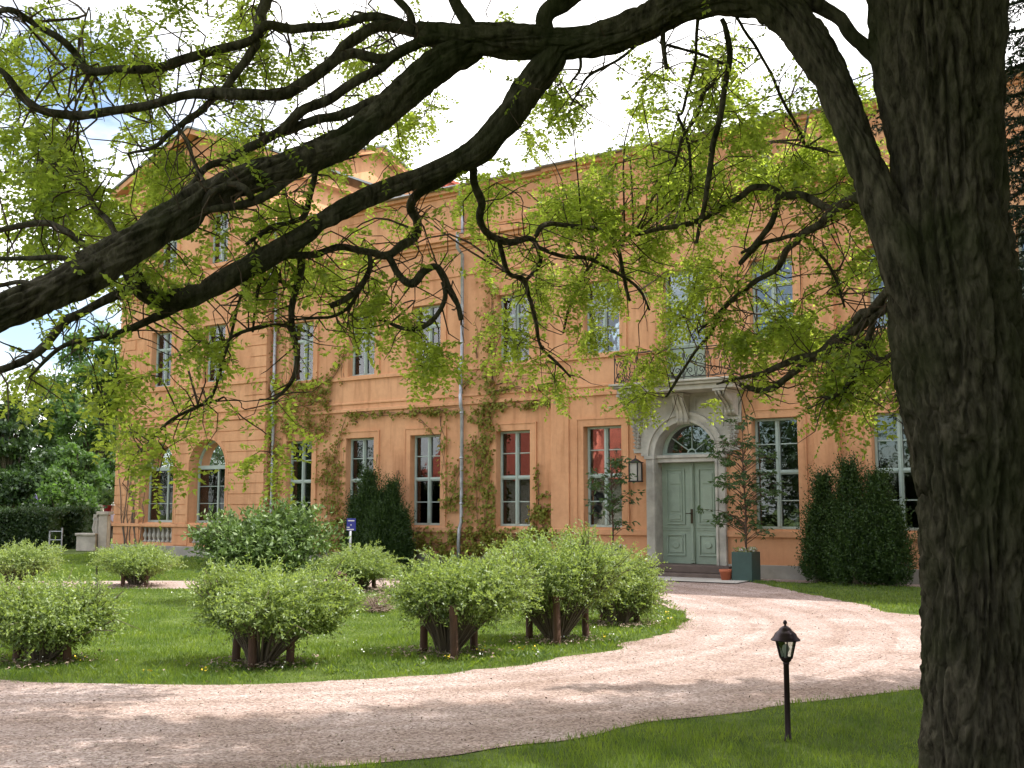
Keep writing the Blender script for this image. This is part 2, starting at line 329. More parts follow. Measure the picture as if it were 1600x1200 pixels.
def catmull(pts, step=4):
    P = [np.array(p, float) for p in pts]; P = [2 * P[0] - P[1]] + P + [2 * P[-1] - P[-2]]; o = []
    for i in range(1, len(P) - 2):
        for j in range(step):
            t = j / step
            o.append(.5 * ((2 * P[i]) + (-P[i - 1] + P[i + 1]) * t + (2 * P[i - 1] - 5 * P[i] + 4 * P[i + 1] - P[i + 2]) * t * t + (-P[i - 1] + 3 * P[i] - 3 * P[i + 1] + P[i + 2]) * t ** 3))
    o.append(P[-2]); return o
def inpoly(x, y, poly):
    """vectorised point in polygon"""
    x = np.asarray(x); y = np.asarray(y); c = np.zeros(x.shape, bool); j = len(poly) - 1
    for i in range(len(poly)):
        xi, yi = poly[i][:2]; xj, yj = poly[j][:2]
        if yi != yj:
            m_ = ((yi > y) != (yj > y)) & (x < (xj - xi) * (y - yi) / (yj - yi) + xi); c ^= m_
        j = i
    return c
gzv = lambda x, y: .16 * (lambda t: t * t * (3 - 2 * t))(np.clip((y - 17.5) / 6, 0, 1))

# ================================================================== GROUND
YF = 23.716            # main facade plane
YR = YF - .12          # projecting centre bay
YW = YF - .25          # wing front
DC = -11.64            # door axis
def loop(pts, step=5):
    n = len(pts); o = []
    P = [np.array(p, float) for p in pts]
    for i in range(n):
        p0, p1, p2, p3 = P[i - 1], P[i], P[(i + 1) % n], P[(i + 2) % n]
        for j in range(step):
            t = j / step
            o.append(tuple(.5 * ((2 * p1) + (-p0 + p2) * t + (2 * p0 - 5 * p1 + 4 * p2 - p3) * t * t + (-p0 + 3 * p1 - 3 * p2 + p3) * t ** 3)))
    return o
ISL = loop([(-10.84, 6.35), (-9.6, 6.9), (-8.42, 7.69), (-7.45, 9.1), (-7.1, 10.4), (-6.98, 12.0), (-7.24, 13.97), (-7.83, 15.94), (-8.62, 17.1), (-9.5, 18.0), (-11, 18.8), (-13, 19.05),
            (-15.6, 18.5), (-18.9, 16.2), (-22.1, 13.9), (-23.6, 12), (-23, 9), (-20, 7), (-16, 5.9), (-13, 5.8)])
OUT = loop([(-6.3, 4.2), (-5.42, 5.52), (-4.96, 6.3), (-4.66, 7.04), (-4.35, 8.2), (-3.7, 9.6), (-3.0, 11.2), (-1.5, 13), (2, 15.6), (14, 20), (14, 24), (4, 19.4), (-1, 17.4), (-4.85, 18.4), (-6.9, 20.0), (-8.6, 21.5), (-9.45, 22.3), (-9.6, 22.9)], 4)[:-4] \
    + [(-9.6, 22.9), (2.5, 22.9), (2.5, 23.6), (-14.2, 23.6), (-14.2, 22.6), (-14.2, 21.4), (-15.4, 20.95), (-17.2, 20.4), (-20.8, 18), (-24.4, 15.4), (-26.8, 12.5), (-27, 8), (-23, 3.6), (-16, 2), (-9, 1.5)]
# roughen the edges a little
def rough_edge(poly, a):
    o = []
    for i, p in enumerate(poly):
        q = poly[(i + 1) % len(poly)]; d = math.hypot(q[0] - p[0], q[1] - p[1]); n = max(1, int(d / .12)) if (abs(p[0]) < 30 and p[1] < 22.8) else 1
        for k in range(n):
            x = p[0] + (q[0] - p[0]) * k / n; y = p[1] + (q[1] - p[1]) * k / n
            e = noise.noise(Vector((x * 1.3, y * 1.3, 0))) * a + noise.noise(Vector((x * 6, y * 6, 3))) * a * .5
            o.append((x + e, y + e * .7))
    return o
ISLr = rough_edge(ISL, .21); OUTr = rough_edge(OUT, .21)

mb = MB()
def gridsheet(mb, xs, ys, dz):
    n = len(mb.v)
    for y in ys:
        for x in xs: mb.v.append((x, y, gz(x, y) + dz))
    w_ = len(xs)
    for j in range(len(ys) - 1):
        for i in range(w_ - 1): a = n + j * w_ + i; mb.f.append((a, a + 1, a + w_ + 1, a + w_))
gridsheet(mb, [-600, -200, -100, -60] + list(range(-45, 25, 3)) + [40, 100, 200, 600], [-600, -200, -60, -20, 0, 10] + [17.5 + .5 * i for i in range(14)] + [30, 45, 60, 100, 200, 600], 0)
obj('lawn', mb, M['grassg'], kind='structure', smooth=True)

vin = [Vector(p) for p in OUTr]; n1 = len(vin); vin += [Vector(p) for p in ISLr]; n2 = len(vin)
ed = [(i, (i + 1) % n1) for i in range(n1)] + [(n1 + i, n1 + (i + 1) % (n2 - n1)) for i in range(n2 - n1)]
gx, gy = np.meshgrid(np.arange(-27, 14, .5), np.arange(1.5, 24, .5)); gx = gx.ravel() + .13; gy = gy.ravel() + .11
keep = inpoly(gx, gy, OUTr) & ~inpoly(gx, gy, ISLr)
vin += [Vector((a, b)) for a, b in zip(gx[keep], gy[keep])]
cd = geometry.delaunay_2d_cdt(vin, ed, [], 0, 1e-4)
cv, cf = cd[0], cd[2]
cen = np.array([[sum(cv[i].x for i in f) / 3, sum(cv[i].y for i in f) / 3] for f in cf])
ok = inpoly(cen[:, 0], cen[:, 1], OUTr) & ~inpoly(cen[:, 0], cen[:, 1], ISLr)
mb = MB(); mb.v = [(p.x, p.y, gz(p.x, p.y) + .006 + .012 * noise.noise(Vector((p.x * .7, p.y * .7, 1)))**2) for p in cv]; mb.f = [tuple(f) for f, k in zip(cf, ok) if k]
obj('gravel_drive', mb, M['gravel'], kind='structure', smooth=True)
mb = MB(); gridsheet(mb, [-13.4 + .37 * i for i in range(11)], [21.9 + .3 * i for i in range(4)] + [22.8], .028)
obj('door_paving', mb, M['pave'], kind='structure')

# ================================================================== MANOR HOUSE
H = empty('manor_house', (DC, YF, 0), label='long orange stucco manor house with pale teal windows and gabled left wing behind the drive', cat='building')
HO = Vector((DC, YF, 0))
def hob(name, mb, m, parent=None, **k):
    """house parts are authored in world metres"""
    off = HO
    mb.v = [(x - off.x, y - off.y, z - off.z) for x, y, z in mb.v]
    return obj(name, mb, m, parent or H, **k)

def arcx(o, x):   # top height of opening at x
    if not o.get('arch'): return o['z1']
    r = (o['x1'] - o['x0']) / 2; c = (o['x0'] + o['x1']) / 2; return o['z1'] - r + math.sqrt(max(0, r * r - (x - c) ** 2))
def wallmesh(x0, x1, z0, z1, Y, ops, depth=.32, top=None):
    mb = MB(); xs = {x0, x1}
    for o in ops:
        if o['x1'] <= x0 or o['x0'] >= x1: continue
        xs |= {o['x0'], o['x1']}
        if o.get('arch'):
            r = (o['x1'] - o['x0']) / 2; c = (o['x0'] + o['x1']) / 2
            xs |= {c - r * math.cos(math.pi * k / 20) for k in range(21)}
    xs = sorted(x for x in xs if x0 - 1e-6 <= x <= x1 + 1e-6)
    for a, b in zip(xs[:-1], xs[1:]):
        if b - a < 1e-5: continue
        m_ = (a + b) / 2; cov = sorted([o for o in ops if o['x0'] < m_ < o['x1']], key=lambda o: o['z0'])
        za, zb = z0, z0
        for o in cov:
            if o['z0'] > z0 + .001: mb.q((a, Y, za), (b, Y, zb), (b, Y, o['z0']), (a, Y, o['z0']))
            za, zb = arcx(o, a), arcx(o, b)
        ta = top(a) if top else z1; tb = top(b) if top else z1
        mb.q((a, Y, za), (b, Y, zb), (b, Y, tb), (a, Y, ta))
    for o in ops:
        if o['x1'] <= x0 or o['x0'] >= x1: continue
        D = o.get('depth', depth); a, b, c, d = o['x0'], o['x1'], o['z0'], o['z1']
        s = d - (b - a) / 2 if o.get('arch') else d
        mb.q((a, Y, c), (a, Y, s), (a, Y + D, s), (a, Y + D, c)); mb.q((b, Y, s), (b, Y, c), (b, Y + D, c), (b, Y + D, s))
        mb.q((a, Y, c), (a, Y + D, c), (b, Y + D, c), (b, Y, c))
        if o.get('arch'):
            r = (b - a) / 2; cx = (a + b) / 2; pp = [(cx - r * math.cos(math.pi * k / 20), s + r * math.sin(math.pi * k / 20)) for k in range(21)]
            for p, q in zip(pp[:-1], pp[1:]): mb.q((p[0], Y, p[1]), (q[0], Y, q[1]), (q[0], Y + D, q[1]), (p[0], Y + D, p[1]))
        else: mb.q((a, Y, d), (b, Y, d), (b, Y + D, d), (a, Y + D, d))
    return mb

GX = [-24.36, -21.92, -19.52, -16.60, -13.87, -9.48, -6.85, -3.86, -1.5, .9]
UX = GX[:5] + GX[5:]
gops = [dict(x0=x - .53, x1=x + .53, z0=1.24, z1=3.69) for x in GX]
uops = [dict(x0=x - .51, x1=x + .51, z0=5.49, z1=7.28) for x in UX]
dop = dict(x0=DC - .77, x1=DC + .77, z0=.40, z1=3.69, arch=True, depth=.5)
bop = dict(x0=DC - .55, x1=DC + .55, z0=4.62, z1=7.28)
RX0, RX1 = -15.35, -8.06
ZT = 10.2
hob('wall', wallmesh(-25.6, RX0, .46, ZT, YF, gops + uops), M['stucco'])
hob('wall', wallmesh(RX0, RX1, .46, ZT, YR, gops + uops + [dop, bop]), M['stucco'])
hob('wall', wallmesh(RX1, 2.6, .46, ZT, YF, gops + uops), M['stucco'])
for xq in (RX0, RX1):
    mb = MB(); mb.q((xq, YR, .46), (xq, YF + .01, .46), (xq, YF + .01, ZT), (xq, YR, ZT)); hob('wall_return', mb, M['stucco'])
mb = MB(); mb.q((2.6, YF, 0), (2.6, YF + 12, 0), (2.6, YF + 12, ZT), (2.6, YF, ZT)); mb.q((2.6, YF + 12, 0), (-33, YF + 12, 0), (-33, YF + 12, ZT), (2.6, YF + 12, ZT))
hob('rear_wall', mb, M['stucco'])
# plinth
mb = MB(); mb.box(-25.4, RX0 - .002, YF - .05, YF + .2, -.1, .46); mb.box(RX1 + .002, 2.65, YF - .05, YF + .2, -.1, .46)
mb.box(RX0 - .04, DC - .98, YR - .05, YR + .3, -.1, .46); mb.box(DC + .98, RX1 + .04, YR - .05, YR + .3, -.1, .46)
hob('plinth', mb, M['plinth'], bevel=.012)
def band(name, z0, z1, d, m=M['stucco'], gap=None, y=0):
    """a moulding that follows the breaks of the front, split at a gap"""
    mb = MB()
    mb.box(-25.598, RX0 - .003 - d, YF - d, YF + .05, z0, z1); mb.box(RX1 + .003 + d, 2.6 + d, YF - d, YF + .05, z0, z1)
    if gap: mb.box(RX0 - d, gap[0], YR - d, YR + .05, z0, z1); mb.box(gap[1], RX1 + d, YR - d, YR + .05, z0, z1)
    else: mb.box(RX0 - d, RX1 + d, YR - d, YR + .05, z0, z1)
    return hob(name, mb, m, bevel=.01)
band('sill_band', 1.06, 1.20, .055, gap=(DC - 1.0, DC + 1.0))
band('string_course', 4.44, 4.53, .06, gap=(-13.05, -10.25)); band('string_course', 4.66, 4.72, .035, gap=(-13.15, -10.1))
band('sill_band', 5.36, 5.46, .06, gap=(-12.3, -10.98)); 
band('cornice', 8.72, 8.82, .05); band('cornice', 8.82, 8.93, .14); band('cornice', 8.93, 9.02, .24)
band('cornice', 10.2, 10.28, .06); band('cornice', 10.28, 10.38, .18); 
band('architrave', 7.95, 8.0, .03)
mb = MB(); mb.box(-25.6, 2.9, YF - .32, YF + .3, 10.383, 10.42); mb.box(RX0 - .3, RX1 + .3, YF - .44, YF - .323, 10.383, 10.42); hob('gutter', mb, M['zinc'], bevel=.01)
mb = MB(); mb.v = [(-25.6, YF - .1, 10.43), (2.8, YF - .1, 10.43), (2.8, YF + 6, 11.3), (-25.6, YF + 6, 11.3), (2.8, YF + 12.2, 10.43), (-25.6, YF + 12.2, 10.43)]; mb.f = [(0, 1, 2, 3), (3, 2, 4, 5), (1, 4, 2)]
hob('roof', mb, M['roof'])
# floors inside
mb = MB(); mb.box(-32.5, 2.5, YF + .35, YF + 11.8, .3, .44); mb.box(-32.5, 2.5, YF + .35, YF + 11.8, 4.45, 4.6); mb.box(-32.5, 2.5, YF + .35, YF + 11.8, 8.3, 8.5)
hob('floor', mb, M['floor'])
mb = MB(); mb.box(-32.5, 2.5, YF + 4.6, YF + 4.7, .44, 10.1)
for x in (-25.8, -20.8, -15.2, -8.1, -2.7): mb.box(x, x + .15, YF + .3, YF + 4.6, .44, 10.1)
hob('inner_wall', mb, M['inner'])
# pilaster strips
for x0, x1 in ((RX0, -14.82), (-8.59, RX1)):
    mb = MB(); mb.box(x0 + .002, x1, YR - .04, YR + .02, .47, 4.43); hob('pilaster', mb, M['stucco'], bevel=.008)
    mb = MB(); mb.box(x0 + .002, x1, YR - .04, YR + .02, 5.47, 8.71); hob('pilaster', mb, M['stucco'], bevel=.008)
# window surrounds (each its own part)
def surround(x0, x1, z0, z1, Y, wd=.17, d=.028, foot=True):
    mb = MB(); mb.box(x0 - wd, x0 - .003, Y - d, Y + .02, z0, z1 + wd); mb.box(x1 + .003, x1 + wd, Y - d, Y + .02, z0, z1 + wd)
    mb.box(x0 - .0029, x1 + .0029, Y - d, Y + .02, z1 + .003, z1 + wd)
    e = .03   # outer fillet
    mb.box(x0 - wd - e, x0 - wd - .0005, Y - d - .018, Y + .02, z0, z1 + wd + e); mb.box(x1 + wd + .0005, x1 + wd + e, Y - d - .018, Y + .02, z0, z1 + wd + e)
    mb.box(x0 - wd, x1 + wd, Y - d - .018, Y + .02, z1 + wd + .0005, z1 + wd + e)
    return hob('window_surround', mb, M['stucco'])
def planeY(x): return YR if RX0 < x < RX1 else YF
for x in GX: surround(x - .53, x + .53, 1.203, 3.69, planeY(x))
for x in UX: surround(x - .51, x + .51, 5.463, 7.28, planeY(x))
surround(DC - .55, DC + .55, 4.75, 7.28, YR)
# attic panels: thin raised frames between the cornices
ax = [-25.3, -23.1, -20.7, -18.1, RX0 - .1]
def panel(x0, x1, z0, z1, Y):
    mb = MB(); t = .035; d = .02
    mb.box(x0, x1, Y - d, Y + .01, z0, z0 + t); mb.box(x0, x1, Y - d, Y + .01, z1 - t, z1); mb.box(x0, x0 + t, Y - d, Y + .01, z0 + t + .0005, z1 - t - .0005); mb.box(x1 - t, x1, Y - d, Y + .01, z0 + t + .0005, z1 - t - .0005)
    hob('attic_panel', mb, M['stucco'])
for a, b in zip(ax[:-1], ax[1:]): panel(a + .15, b - .15, 9.25, 10.0, YF)
for a, b in ((RX0 + .1, -12.8), (-12.6, -10.7), (-10.5, RX1 - .1)): panel(a, b, 9.25, 10.0, YR)
for a, b in ((-7.9, -5.5), (-5.3, -2.8), (-2.6, 0), (.2, 2.4)): panel(a, b, 9.25, 10.0, YF)

# ---- windows: frame mesh is the part, panes are its sub-parts
paneproto = {}
def pane(x0, x1, z0, z1, Y, parent, loc0):
    k = (round(x1 - x0, 3), round(z1 - z0, 3))
    if k not in paneproto:
        b = MB(); b.box(0, k[0], 0, .006, 0, k[1]); me = bpy.data.meshes.new('pane'); me.from_pydata(b.v, [], b.f); me.materials.append(M['glass']); paneproto[k] = me
    o = bpy.data.objects.new('pane', paneproto[k]); COL.objects.link(o); o.parent = parent; o.location = (x0 - loc0[0], Y - loc0[1], z0 - loc0[2])
    return o
def window(x0, x1, z0, z1, Y, transoms, muntins, center=True, name='window'):
    """transoms: fractions of heavy bars; muntins: fractions of thin bars"""
    loc0 = (x0, Y, z0); f = .055; mb = MB(); y0, y1 = Y, Y + .07; w_ = x1 - x0; h = z1 - z0
    B = lambda a, b, c, d, e, g: mb.box(a - x0, b - x0, c - Y, d - Y, e - z0, g - z0)
    B(x0, x0 + f, y0, y1, z0, z1); B(x1 - f, x1, y0, y1, z0, z1); B(x0 + f, x1 - f, y0, y1, z1 - f, z1); B(x0 + f, x1 - f, y0, y1, z0, z0 + f)
    zs = [z0 + f] ; bars = []
    for t in transoms: bars.append((z0 + h * t - .05, z0 + h * t + .05, -.025))
    for t in muntins: bars.append((z0 + h * t - .013, z0 + h * t + .013, .012))
    bars.sort(); xm = (x0 + x1) / 2; c = .05
    cols = [(x0 + f, xm - c), (xm + c, x1 - f)] if center else [(x0 + f, x1 - f)]
    if center: B(xm - c, xm + c, y0 - .012, y1, z0 + f, z1 - f); B(xm - .022, xm + .022, y0 - .032, y0 - .0125, z0 + f, z1 - f)
    lo = z0 + f
    panes = []
    for a, b, d in bars + [(z1 - f, z1 - f, 0)]:
        for xa, xb in cols:
            panes.append((xa, xb, lo, a))
            if b > a: B(xa, xb, y0 + (d if d > 0 else -.008), y1 - .01, a, b)
            if d < 0: B(xa, xb, y0 - .028, y0 - .0085, (a + b) / 2 - .02, (a + b) / 2 + .02)
        lo = b
    # sash rims
    for xa, xb, za, zb in panes:
        pass
    o = obj(name, mb, M['frame'], H, loc=(x0 - HO.x, Y - HO.y, z0 - HO.z), bevel=.006)
    for xa, xb, za, zb in panes: pane(xa, xb, za, zb, Y + .04, o, loc0)
    return o
for x in GX:
    window(x - .529, x + .529, 1.241, 3.689, planeY(x) + .17, [.51], [.255, .765])
for x in UX:
    window(x - .509, x + .509, 5.491, 7.279, planeY(x) + .17, [.68], [.34])
window(DC - .549, DC + .549, 5.5, 7.279, YR + .17, [.62], [])
mb = MB(); mb.box(DC - .549, DC + .549, YR + .17, YR + .24, 4.62, 5.499); 
for s in (-1, 1): mb.box(DC + s * .27 - .18, DC + s * .27 + .18, YR + .15, YR + .169, 4.75, 5.38)
hob('balcony_door_panel', mb, M['door'], bevel=.01)
# curtains: rippled cloth inside some windows
def curtain(x0, x1, z0, z1, Y, pull=0):
    mb = MB(); n = 26
    for i in range(n + 1):
        x = x0 + (x1 - x0) * i / n; yy = Y + .035 * math.sin(i * 1.9) + .01 * random.random()
        zz = [(z0, pull), (z0 + (z1 - z0) * .45, pull * 1.0), (z1, 0)]
        for z, p in zz:
            mb.v.append((x0 + (x - x0) * (1 - p), yy, z))
    for i in range(n):
        for j in range(2): a = i * 3 + j; mb.f.append((a, a + 3, a + 4, a + 1))
    hob('curtain', mb, M['curtain'], smooth=True)
for x in (-24.36, -21.92, -19.52):
    curtain(x - .5, x + .0, 5.5, 7.3, YF + .42, .1); curtain(x + .5, x + .08, 5.5, 7.3, YF + .45, .1)

# ---- wing
WX0, WX1, WC = -32.8, -25.6, -29.2
AR = [dict(x0=-31.48, x1=-29.74, z0=1.24, z1=3.86, arch=True, depth=.42), dict(x0=-29.02, x1=-27.28, z0=1.24, z1=3.86, arch=True, depth=.42)]
BAL = [dict(x0=-31.4, x1=-29.8, z0=.60, z1=1.08, depth=.3), dict(x0=-28.95, x1=-27.35, z0=.60, z1=1.08, depth=.3)]
W2 = [dict(x0=x - .51, x1=x + .51, z0=5.68, z1=7.5) for x in (-30.6, -27.98)]
W3 = [dict(x0=x - .47, x1=x + .47, z0=9.5, z1=11.15) for x in (-30.45, -27.95)]
gable = lambda x: 12.35 + max(0, 1.55 * (1 - abs(x - WC) / 3.9))
hob('wing_wall', wallmesh(WX0, WX1, .5, 12.35, YW, AR + BAL + W2 + W3, top=gable), M['stucco'])
mb = MB()
mb.q((WX1, YW, .4), (WX1, YF, .4), (WX1, YF, 12.35), (WX1, YW, 12.35))
mb.q((WX1, YF, 10.2), (WX1, YF + 9, 10.2), (WX1, YF + 9, 12.35), (WX1, YF, 12.35))
mb.q((WX1, YF + .8, 12.35), (WX1, YF + 8.2, 12.35), (WX1, YF + 4.5, 13.9))
mb.q((WX0, YW, 0), (WX0, YF + 9, 0), (WX0, YF + 9, 12.35), (WX0, YW, 12.35)); mb.q((WX0, YF + 9, 0), (WX1, YF + 9, 0), (WX1, YF + 9, 12.35), (WX0, YF + 9, 12.35))
hob('wing_side_wall', mb, M['stucco'])
mb = MB()   # back of the baluster niches
for b in BAL: mb.box(b['x0'], b['x1'], YW + .3, YW + .35, .55, 1.1)
hob('niche_back', mb, M['plinth'])
mb = MB(); mb.box(WX0 - .06, WX1 + .06, YW - .07, YW + .1, -.1, .50); hob('wing_plinth', mb, M['plinth'], bevel=.012)
def wbox(name, z0, z1, d, x0=WX0, x1=WX1, m=None):
    mb = MB(); mb.box(x0 - d, x1 + d, YW - d, YW + .04, z0, z1); return hob(name, mb, m or M['stucco'], bevel=.01)
wbox('wing_sill_band', 1.10, 1.2, .07); wbox('wing_string_course', 4.42, 4.52, .06); wbox('wing_string_course', 4.68, 4.75, .04)
wbox('wing_sill_band', 5.52, 5.63, .06); wbox('wing_cornice', 8.72, 8.84, .07); wbox('wing_cornice', 8.84, 8.98, .2); wbox('wing_sill_band', 9.36, 9.46, .05)
wbox('wing_cornice', 12.0, 12.12, .08); wbox('wing_cornice', 12.12, 12.35, .32)
mb = MB(); mb.box(WX1 + .001, WX1 + .3, YW + .045, YF + 9.2, 12.12, 12.34); hob('wing_cornice', mb, M['stucco'], bevel=.01)
# raking cornices and roofs of both gables
def slab4(name, pts, t, m):
    mb = MB(); n = [(x, y, z) for x, y, z in pts]; mb.v = n + [(x, y, z + t) for x, y, z in pts]
    mb.f = [(0, 3, 2, 1), (4, 5, 6, 7), (0, 1, 5, 4), (1, 2, 6, 5), (2, 3, 7, 6), (3, 0, 4, 7)]; hob(name, mb, m)
for s in (-1, 1):
    slab4('raking_cornice', [(WC + s * 4.05, YW - .35, 12.36), (WC + s * 4.05, YW + .05, 12.36), (WC, YW + .05, 13.92), (WC, YW - .35, 13.92)], .17, M['stucco'])
    slab4('wing_roof', [(WC + s * 4.1, YW - .4, 12.545), (WC + s * 4.1, YF + 9.3, 12.545), (WC, YF + 9.3, 14.1), (WC, YW - .4, 14.1)], .07, M['roof'])
    slab4('raking_cornice', [(WX1 - .05, YF + 4.5 + s * 4.4, 12.36), (WX1 + .35, YF + 4.5 + s * 4.4, 12.36), (WX1 + .35, YF + 4.5, 13.9), (WX1 - .05, YF + 4.5, 13.9)], .17, M['stucco'])
    slab4('wing_roof', [(WC, YF + 4.5 + s * 4.45, 12.54), (WX1 + .42, YF + 4.5 + s * 4.45, 12.54), (WX1 + .42, YF + 4.5, 14.08), (WC, YF + 4.5, 14.08)], .07, M['roof'])
mb = MB(); mb.box(-23.5, -22.9, YF + 5, YF + 5.8, 10.9, 12.6); mb.box(-23.56, -22.84, YF + 4.94, YF + 5.86, 12.6, 12.7); hob('chimney', mb, M['redtile'])
mb = MB(); mb.box(-18.9, -18.3, YF + 5, YF + 5.8, 10.9, 12.2); mb.box(-18.96, -18.24, YF + 4.94, YF + 5.86, 12.2, 12.3); hob('chimney', mb, M['redtile'])
# rusticated ground floor bands
BZ0, NB, BH = .53, 12, .3233
for i in range(NB):
    z0 = BZ0 + i * BH; z1 = z0 + BH - .028
    if z0 < 1.2 < z1 or z0 < 1.1 < z1: pass
    zr = [(z0, z1)]
    if z0 < 1.21 and z1 > 1.09:
        zr = [(z0, 1.095), (1.205, z1)]
    for za, zb in zr:
        if zb - za < .05: continue
        iv = [[(WX0 - .02, WX0 - .02)]]
        segs = []; cur = (WX0 - .02, WX0 - .02)
        ops = AR if za > 1.15 else BAL
        blocked = False
        for o in ops:
            if o['z1'] + .0 < za or o['z0'] > zb: continue
            r = (o['x1'] - o['x0']) / 2 + (.13 if o.get('arch') else .08); c = (o['x0'] + o['x1']) / 2
            def hw(z):
                if not o.get('arch'): return r
                s = o['z1'] - (o['x1'] - o['x0']) / 2
                if z <= s: return r
                return math.sqrt(max(0, r * r - (z - s) ** 2))
            ha, hb = hw(za), hw(zb)
            segs.append((cur[0], cur[1], c - ha, c - hb)); cur = (c + ha, c + hb)
        segs.append((cur[0], cur[1], WX1 + .02, WX1 + .02))
        for a0, a1, b0, b1 in segs:
            # stone joints at the corner strips
            cuts = [(a0, a1, b0, b1)]
            for (p0, p1, q0, q1) in cuts:
                if max(q0 - p0, q1 - p1) < .05: continue
                mb = MB(); mb.ext([(p0, za), (q0, za), (q1, zb), (p1, zb)], YW - .028, YW + .003); hob('band', mb, M['stucco'])
# archivolts
for o in AR:
    r = (o['x1'] - o['x0']) / 2; c = (o['x0'] + o['x1']) / 2; s = o['z1'] - r; mb = MB()
    for (r0, r1, d) in ((r, r + .045, .05), (r + .045, r + .12, .034)):
        pp = [(c - r1, 1.21)] + [(c - r1 * math.cos(math.pi * k / 24), s + r1 * math.sin(math.pi * k / 24)) for k in range(25)] + [(c + r1, 1.21)]
        qq = [(c - r0, 1.21)] + [(c - r0 * math.cos(math.pi * k / 24), s + r0 * math.sin(math.pi * k / 24)) for k in range(25)] + [(c + r0, 1.21)]
        for k in range(len(pp) - 1):
            a, b = pp[k], pp[k + 1]; e, f = qq[k], qq[k + 1]; y = YW - d
            mb.q((a[0], y, a[1]), (b[0], y, b[1]), (f[0], y, f[1]), (e[0], y, e[1]))
            mb.q((a[0], y, a[1]), (a[0], YW, a[1]), (b[0], YW, b[1]), (b[0], y, b[1])); mb.q((e[0], y, e[1]), (f[0], y, f[1]), (f[0], YW + .01, f[1]), (e[0], YW + .01, e[1]))
    hob('archivolt', mb, M['stucco'])
# corner quoins on the upper floors
def quoins(z0, z1):
    n = int((z1 - z0) / BH); h = (z1 - z0) / n
    for i in range(n):
        for side in (0, 1):
            w_ = 1.16 if i % 2 else .82
            a, b = (WX0 - .02, WX0 + w_) if side == 0 else (WX1 - (w_ * .82), WX1 + .02)
            mb = MB(); mb.box(a, b, YW - .026, YW + .003, z0 + i * h + .014, z0 + (i + 1) * h - .014); hob('quoin', mb, M['stucco'])
quoins(4.76, 5.51); quoins(5.64, 8.71)
for x in (WX0 + .55, WX1 - .5):
    mb = MB(); mb.box(x - .5, x + .5, YW - .05, YW + .01, 9.47, 11.99); hob('wing_pilaster', mb, M['stucco'], bevel=.01)
for o in W2: surround(o['x0'], o['x1'], 5.633, o['z1'], YW); window(o['x0'] + .001, o['x1'] - .001, o['z0'] + .001, o['z1'] - .001, YW + .17, [.68], [.34])
for o in W3: surround(o['x0'], o['x1'], 9.463, o['z1'], YW, wd=.13); window(o['x0'] + .001, o['x1'] - .001, o['z0'] + .001, o['z1'] - .001, YW + .17, [.66], [.33])
for o in W2: curtain(o['x0'] + .05, o['x0'] + .42, 5.7, 7.5, YW + .42, .1); curtain(o['x1'] - .05, o['x1'] - .5, 5.7, 7.5, YW + .45, .1)
for o in W3: curtain(o['x0'] + .05, o['x0'] + .4, 9.5, 11.1, YW + .42, .1); curtain(o['x1'] - .05, o['x1'] - .45, 9.5, 11.1, YW + .45, .1)
# arched windows
for o in AR:
    x0, x1, z0, z1 = o['x0'] + .001, o['x1'] - .001, o['z0'] + .001, o['z1'] - .001; r = (x1 - x0) / 2; c = (x0 + x1) / 2; s = z1 - r; Y = YW + .34; mb = MB()
    f = .07
    mb.box(x0, x0 + f, Y, Y + .07, z0, s); mb.box(x1 - f, x1, Y, Y + .07, z0, s); mb.box(x0 + f, x1 - f, Y, Y + .07, z0, z0 + f)
    mb.box(x0 + f, x1 - f, Y - .03, Y + .07, s - .06, s + .06)
    for k in range(20):
        a0, a1 = math.pi * k / 20, math.pi * (k + 1) / 20
        P = lambda a, rr: (c - rr * math.cos(a), s + rr * math.sin(a))
        p, q, u, v = P(a0, r), P(a1, r), P(a1, r - f), P(a0, r - f)
        mb.q((p[0], Y, p[1]), (q[0], Y, q[1]), (u[0], Y, u[1]), (v[0], Y, v[1])); mb.q((v[0], Y, v[1]), (u[0], Y, u[1]), (u[0], Y + .07, u[1]), (v[0], Y + .07, v[1]))
    hh = s - .06 - z0 - f
    for t in (1 / 3, 2 / 3): mb.box(x0 + f, x1 - f, Y + .015, Y + .05, z0 + f + hh * t - .009, z0 + f + hh * t + .009)
    mb.box(c + .1, c + .15, Y - .012, Y + .06, z0 + f, s - .06)
    wn = hob('arched_window', mb, M['frame']); 
    for t in range(3):
        for xa, xb in ((x0 + f, c + .1), (c + .15, x1 - f)):
            g = MB(); g.box(xa, xb, Y + .03, Y + .036, z0 + f + hh * t / 3 + .009, z0 + f + hh * (t + 1) / 3 - .009); hob('pane', g, M['glass'], wn)
    g = MB(); pts = [(c - (r - f) * math.cos(math.pi * k / 20), s + .06 + (r - f - .06) * math.sin(math.pi * k / 20)) for k in range(21)]; g.ext(pts, Y + .03, Y + .036); hob('pane', g, M['glass'], wn)
    curtain(x0 + .1, x0 + .55, z0 + .1, s, YW + .6, .35)
    mb = MB(); mb.box(c - .25, c + .25, YW + .9, YW + 1.1, 1.3, 1.55); hob('window_seat', mb, M['white'])
# balusters
bprof = [(.075, 0), (.075, .05), (.04, .06), (.035, .1), (.05, .14), (.075, .2), (.07, .26), (.045, .32), (.032, .37), (.045, .41), (.04, .43), (.075, .44), (.075, .475)]
bm_ = MB(); bm_.lathe(bprof, sides=10); b0 = None
for b in BAL:
    for i in range(7):
        x = b['x0'] + (i + .5) * 1.6 / 7; l = Vector((x, YW + .12, .602)) - HO
        if b0 is None: b0 = obj('baluster', bm_, M['stone'], H, smooth=True, loc=l)
        else: inst(b0, l, H)

